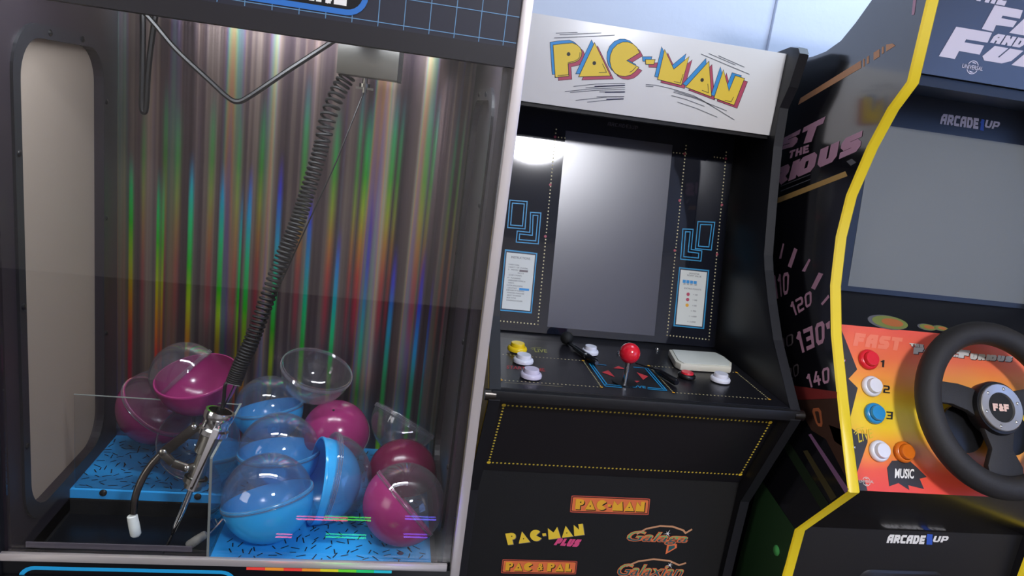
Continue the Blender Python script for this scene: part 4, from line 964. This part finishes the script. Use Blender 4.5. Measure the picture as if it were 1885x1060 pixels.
# the rest of the two big words runs on to the right of the frame
def mrow(s_, x0, x1, z0, z1, w, shear):
    pg, _a = block_text(s_, w, .1, shear); put(mb, pg, rect_map(Vector((x0, .9675, z0)), Vector((x1 - x0, 0, 0)), Vector((0, 0, z1 - z0))), white_lav)
fu = Pm.px(*Z4(1350, 640)); mrow('URIOUS', fu.x, 1.105, Pm.px(*Z4(1450, 745)).z, Pm.px(*Z4(1450, 545)).z, .34, .3)
fa = Pm.px(*Z4(1700, 400)); mrow('AST', fa.x, 1.06, fa.z, Pm.px(*Z4(1870, 125)).z, .34, .3)
an = Pm.px(*Z4(1470, 500)); mrow('AND THE', an.x, an.x + .12, an.z - .002, Pm.px(*Z4(1530, 405)).z, .3, .25)
th = Pm.px(*Z4(1260, 20)); mrow('THE', th.x, Pm.px(*Z4(1690, 60)).x, Pm.px(*Z4(1500, 45)).z, .262, .3, .25)
def globe_logo(mb, pl, c, w, up, right, M):
    pg, _a = font_text('UNIVERSAL', .01); put(mb, pg, rect_map(c - right * w * .5 - up * w * .085, right * w, up * w * .17), M)
    r = w * .26
    for a0, a1 in ((25, 155), (205, 335)):
        pts = [c + right * r * math.cos(math.radians(a)) + up * r * math.sin(math.radians(a)) for a in range(a0, a1 + 1, 13)]
        n = up.cross(right); line3(mb, pts, w * .035, pl.n, M)
        poly(mb, [c + right * r * .7 * math.cos(math.radians(a)) + up * r * .82 * math.sin(math.radians(a)) for a in range(a0 + 20, a1 - 29, 13)], M)
globe_logo(mb, Pm, Pm.px(1790.5, 124, .0005), .034, UZ, UX, white_lav)
mb.build('marquee_lettering', None, mqr, smooth=False)
MB().box((JX0, .978, .120), (JX1, 1.105, .134), black_plain).build('soffit_panel', None, race)
# monitor bezel, screen, shelf
bzr = Plane((0, 1.0982, .067), (0, -1, .133))
bezel_g = mat('racing_bezel_gloss', (24, 26, 32), .3, spec=.4)
bz2 = MB().slab([bzr.xz(JX0, .125), bzr.xz(JX1, .125), bzr.xz(JX1, -.2075), bzr.xz(JX0, -.2075)], bzr.n * -.01, bezel_g).build('monitor_bezel', None, race, smooth=False)
s0 = bzr.px(1560.5, 526); s1 = bzr.px(1884, 560); s2 = bzr.px(1885, 268)
MB().slab([bzr.xz(s0.x, s2.z, .0004), bzr.xz(s0.x + .347, s2.z, .0004), bzr.xz(s0.x + .347, s0.z, .0004), bzr.xz(s0.x, s0.z, .0004)], bzr.n * -.004, mat('racing_lcd_screen', (104, 107, 103), .5, spec=.7, ior=1.6)).build('screen', None, race, smooth=False)
mb = MB(); pg, _a = block_text('ARCADE', .26, .1, .1); put(mb, pg, quad_map(bzr, [(1733, 209), (1802, 218), (1802, 238), (1730, 228)], .0005), white_lav)
pg, _a = block_text('1', .3, .1); put(mb, pg, quad_map(bzr, [(1806, 219), (1812, 220), (1811, 241), (1803, 239)], .0005), logo_blue)
pg, _a = block_text('UP', .22, .1, .1); put(mb, pg, quad_map(bzr, [(1814, 220), (1842, 225), (1838, 239), (1812, 234)], .0005), white_lav)
mb.build('maker_lettering', None, bz2, smooth=False)
d0 = Vector((0, .9958, -.249)); d1 = Vector((0, .8640, -.4645))
shv = MB(); y1_ = 1.066; shv.slab([Vector((JX0, y1_, -.2062)), Vector((JX1, y1_, -.2062)), Vector((JX1, d0.y, d0.z)), Vector((JX0, d0.y, d0.z))], (0, .004, -.012), bezel_g)
shelf = shv.build('dash_shelf', None, race, smooth=False)
sv = (d0 - Vector((0, y1_, -.2062))); SP = Plane((0, y1_, -.2062), Vector((0, sv.z, -sv.y)) if sv.y < 0 else Vector((0, -sv.z, sv.y)))
if SP.n.z < 0: SP = Plane(SP.p, -SP.n)
mb = MB(); SV = Vector((0, sv.y, sv.z)).normalized()
for cx_, cy_, rx in ((1634, 593, 36), (1706, 602, 17), (1731, 604, 14)):
    c = SP.px(cx_, cy_, .0005); e = (SP.px(cx_ + rx, cy_ + rx * .1, .0005) - c).length
    for k, (M_, sc_) in enumerate(((grey_ink, 1), (pm('olive_green_print', (120, 130, 70)), .9), (pm('dull_orange_print', (176, 104, 60)), .55))):
        poly(mb, [c + SP.n * .0002 * k + UX * (e * sc_ * math.cos(a) + e * .12 * k) + SV * (e * .45 * sc_ * math.sin(a)) for a in [2 * math.pi * i / 20 for i in range(20)]], M_)
mb.build('gauge_print_pattern', None, shelf, smooth=False)
# control deck with printed gradient
DN = Vector((0, -(d0.z - d1.z), d0.y - d1.y)).normalized(); RD = Plane(d0, DN); DV = (d0 - d1).normalized()
def gradient_print():
    M = bpy.data.materials.new('sunburst_print'); M.use_nodes = True; nt = M.node_tree; b_ = nt.nodes['Principled BSDF']; b_.inputs['Roughness'].default_value = .35
    tc = nt.nodes.new('ShaderNodeTexCoord'); sp = nt.nodes.new('ShaderNodeSeparateXYZ'); nt.links.new(tc.outputs['Generated'], sp.inputs[0])
    no = nt.nodes.new('ShaderNodeTexNoise'); no.inputs['Scale'].default_value = 3.0; nt.links.new(tc.outputs['Generated'], no.inputs['Vector'])
    ad = nt.nodes.new('ShaderNodeMath'); ad.operation = 'MULTIPLY_ADD'; ad.inputs[1].default_value = .12; nt.links.new(no.outputs['Fac'], ad.inputs[0]); 
    sb = nt.nodes.new('ShaderNodeMath'); sb.operation = 'SUBTRACT'; sb.inputs[1].default_value = .06; nt.links.new(sp.outputs[2], sb.inputs[0]); nt.links.new(sb.outputs[0], ad.inputs[2])
    r = nt.nodes.new('ShaderNodeValToRGB'); e = r.color_ramp.elements
    st = [(0, (232, 70, 58)), (.14, (236, 88, 62)), (.27, (240, 150, 60)), (.40, (240, 200, 44)), (.52, (240, 206, 44)), (.66, (240, 158, 62)), (.82, (238, 116, 76)), (1, (234, 92, 78))]
    e[0].position = 0; e[0].color = lin(st[0][1]); e[1].position = 1; e[1].color = lin(st[-1][1])
    for p, c in st[1:-1]: q = e.new(p); q.color = lin(c)
    nt.links.new(ad.outputs[0], r.inputs[0]); nt.links.new(r.outputs[0], b_.inputs['Base Color'])
    return M
sunburst = gradient_print()
rd = MB().slab([RD.xz(JX0, d0.z), RD.xz(JX1, d0.z), RD.xz(JX1, d1.z), RD.xz(JX0, d1.z)], RD.n * -.012, sunburst).build('wheel_deck', None, race, smooth=False)
mb = MB(); charcoal = pm('charcoal_print', (46, 44, 48))
def rp(pts, M, off=.0004): poly(mb, [RD.px(x, y, off) for x, y in pts], M)
rp([(1543, 598), (1546, 599), (1578, 680), (1562, 697), (1579, 714), (1561, 785), (1556, 785)], charcoal)
rp([(1556, 784), (1562, 784), (1580, 797), (1597, 799), (1597, 814), (1577, 872), (1576, 884), (1592, 884), (1597, 903), (1568, 903)], charcoal)
rp([(1633, 861), (1642, 848), (1672, 846), (1690, 862), (1706, 878), (1693, 881), (1701, 900), (1672, 893), (1674, 902), (1654, 889), (1637, 895)], charcoal)
pg, _a = font_text('MUSIC', .03); put(mb, pg, quad_map(RD, [(1648, 862), (1683, 863), (1682, 881), (1647, 880)], .0008), white_print)
for s, q in (('1', [(1622, 662), (1629, 663), (1628, 676), (1621, 675)]), ('2', [(1627, 709), (1638, 710), (1638, 724), (1626, 723)]), ('3', [(1632, 757), (1644, 758), (1643, 772), (1632, 771)])): put(mb, block_text(s, .17)[0], quad_map(RD, q, .0008), ink)
lime = pm('live_yellow_print', (214, 190, 40))
pg, _a = font_text('LIVE', .0, .3); put(mb, pg, quad_map(RD, [(1575, 792), (1604, 789), (1610, 804), (1581, 815)], .0008), lime)
for pts in ([(1572, 797), (1578, 789), (1590, 786)], [(1575, 800), (1580, 793), (1588, 790)]): line3(mb, [RD.px(x, y, .0008) for x, y in pts], .0012, RD.n, lime)
ghost_red = pm('faint_logo_print', (240, 128, 100))
put(mb, block_text('FAST', .3, .1, .1)[0], quad_map(RD, [(1572, 612), (1662, 622), (1660, 646), (1570, 636)], .0004), ghost_red)
silver_p = pm('silver_print', (206, 200, 190))
for s, q in (('THE', [(1674, 631), (1700, 634), (1700, 640), (1676, 637)]), ('F', [(1682, 639), (1701, 640), (1699, 652), (1681, 651)]), ('AST', [(1701, 642), (1745, 646), (1744, 656), (1700, 652)]), ('AND', [(1748, 646), (1766, 648), (1766, 651), (1748, 650)]), ('THE', [(1748, 652), (1764, 653), (1764, 657), (1748, 656)]), ('F', [(1766, 643), (1786, 645), (1784, 660), (1764, 658)]), ('URIOUS', [(1787, 650), (1864, 656), (1862, 666), (1785, 661)])):
    f = quad_map(RD, [(x + 1.2, y + 1.2) for x, y in q], .0006); put(mb, block_text(s, .34, .1)[0], f, ink); put(mb, block_text(s, .34, .1)[0], quad_map(RD, q, .0009), silver_p)
globe_logo(mb, RD, RD.px(1595, 886, .0008), .024, DV, UX, silver_p)
mb.build('deck_lettering_print', None, rd, smooth=False)
for px_, py_, k in ((1598, 662, 'red'), (1604, 711, 'white'), (1609, 761, 'blue'), (1618, 830, 'white'), (1663, 832, 'orange')):
    push_button(rd, RD.px(px_, py_, .002), RD.n, .0162, btn[k])
for px_, py_ in ((1553, 663), (1571, 822)): bolt(rd, 'bolt', RD.px(px_, py_), RD.n, .0038, chrome)
# steering wheel
wc = at(1831, 752, .888); WN = RD.n
col = MB().lathe([(.030, -.075), (.030, -.02), (.024, -.008), (.0, -.006)], wc, WN, 28, black_plain).build('steering_column', None, race)
rubber = mat('wheel_rubber', (30, 29, 31), .6, bump=.25, bscale=1600)
wh = MB().tube([wc + UX * (.1165 * math.cos(a)) + DV * (.1165 * math.sin(a)) + WN * .004 for a in [2 * math.pi * k / 72 for k in range(72)]], .0178, 18, rubber, closed=True).build('steering_wheel', None, race)
def spoke(dirs, name):
    mb = MB(); L_ = [wc + UX * a + DV * b_ + WN * .003 for a, b_ in dirs]; mb.slab(L_, WN * -.010, rubber); return mb.build(name, None, wh, bevel=.0025)
spoke([(-.118, .030), (-.09, .036), (-.06, .034), (-.034, .028), (-.022, .02), (-.018, -.026), (-.05, -.006), (-.075, .002), (-.112, .004)], 'spoke')
spoke([(.118, .030), (.09, .036), (.06, .034), (.034, .028), (.022, .02), (.018, -.026), (.05, -.006), (.075, .002), (.112, .004)], 'spoke')
spoke([(-.030, -.02), (.030, -.02), (.018, -.06), (.030, -.085), (.028, -.112), (-.028, -.112), (-.030, -.085), (-.018, -.06)], 'spoke')
hub = MB().lathe([(.040, -.012), (.041, .004), (.039, .010), (.0, .011)], wc, WN, 36, black_plain).build('hub', None, wh)
MB().lathe([(.0355, .009), (.0355, .0135), (.0345, .0145), (.0225, .0135), (.0215, .010)], wc, WN, 40, mat('hub_ring_silver', (196, 196, 196), .3, .9)).build('silver_ring', None, hub)
MB().lathe([(.0215, .0105), (.0, .0112)], wc, WN, 32, black_matte).build('badge', None, hub)
for k in range(6):
    a = math.radians(15 + 60 * k); bolt(hub, 'ring_bolt', wc + UX * (.029 * math.cos(a)) + DV * (.029 * math.sin(a)) + WN * .0138, WN, .0026, chrome)
mb = MB(); o_ = wc + WN * .0122
for s, u0, u1 in (('F', -.0145, -.0055), ('&', -.0045, .0035), ('F', .0045, .0135)): put(mb, block_text(s, .3)[0], rect_map(o_ + UX * u0 - DV * .0055, UX * (u1 - u0), DV * .011), pm('badge_pink_print', (226, 190, 176)))
mb.build('badge_lettering', None, hub, smooth=False)
MB().lathe([(.036, -.030), (.036, -.022), (.0, -.021)], wc + UX * -.040 + DV * -.030, WN, 30, black_plain).build('shift_paddle', None, wh)
MB().lathe([(.036, -.030), (.036, -.022), (.0, -.021)], wc + UX * .040 + DV * -.030, WN, 30, black_plain).build('shift_paddle', None, wh)
bolt(wh, 'paddle_bolt', wc + UX * -.072 + DV * -.032 + WN * -.019, WN, .0035, chrome)
# front below the deck
u1 = Vector((0, .9660, -.590))
under_b = mat('under_panel_gloss', (15, 14, 16), .18, spec=.7, coat=.3)
MB().slab([Vector((JX0, d1.y, d1.z)), Vector((JX1, d1.y, d1.z)), Vector((JX1, u1.y, u1.z)), Vector((JX0, u1.y, u1.z))], Vector((0, .01, .004)), under_b).build('under_panel', None, race, smooth=False)
fp = MB().box((JX0, .966, -H), (JX1, .976, -.589), mat('front_panel_black', (20, 19, 20), .42, spec=.5, bump=.06, bscale=800)).build('front_panel', None, race, bevel=.001)
FP_ = Plane((0, .966, 0), (0, -1, 0)); Z7 = lambda x, y: (1440 + x / 4.236, 960 + y / 4.24)
mb = MB(); pg, _a = block_text('ARCADE', .28, .08, .12); put(mb, pg, quad_map(FP_, [Z7(822, 100), Z7(1122, 108), Z7(1112, 176), Z7(812, 166)], .0005), white_print)
pg, _a = block_text('1', .34, .1); put(mb, pg, quad_map(FP_, [Z7(1128, 98), Z7(1172, 100), Z7(1170, 180), Z7(1122, 178)], .0005), logo_blue)
pg, _a = block_text('UP', .24, .1, .12); put(mb, pg, quad_map(FP_, [Z7(1180, 112), Z7(1302, 114), Z7(1292, 164), Z7(1170, 158)], .0005), white_print)
mb.build('maker_lettering', None, fp, smooth=False)
g0 = FP_.px(*Z7(590, 424)); g1 = FP_.px(*Z7(660, 372))
cd = rrect(g0.x, g1.z - .20, 1.8350 - g0.x, g1.z, .022); mb = MB()
mb.add([Vector((x, .9655, z)) for x, z in cd] + [Vector((x, .962, z)) for x, z in [(g0.x + .004 + (x - g0.x) * .98, g1.z - .004 + (z - g1.z) * .97) for x, z in cd]], [tuple(range(len(cd), 2 * len(cd)))] + [(i, (i + 1) % len(cd), (i + 1) % len(cd) + len(cd), i + len(cd)) for i in range(len(cd))], black)
mb.build('access_door', None, fp)
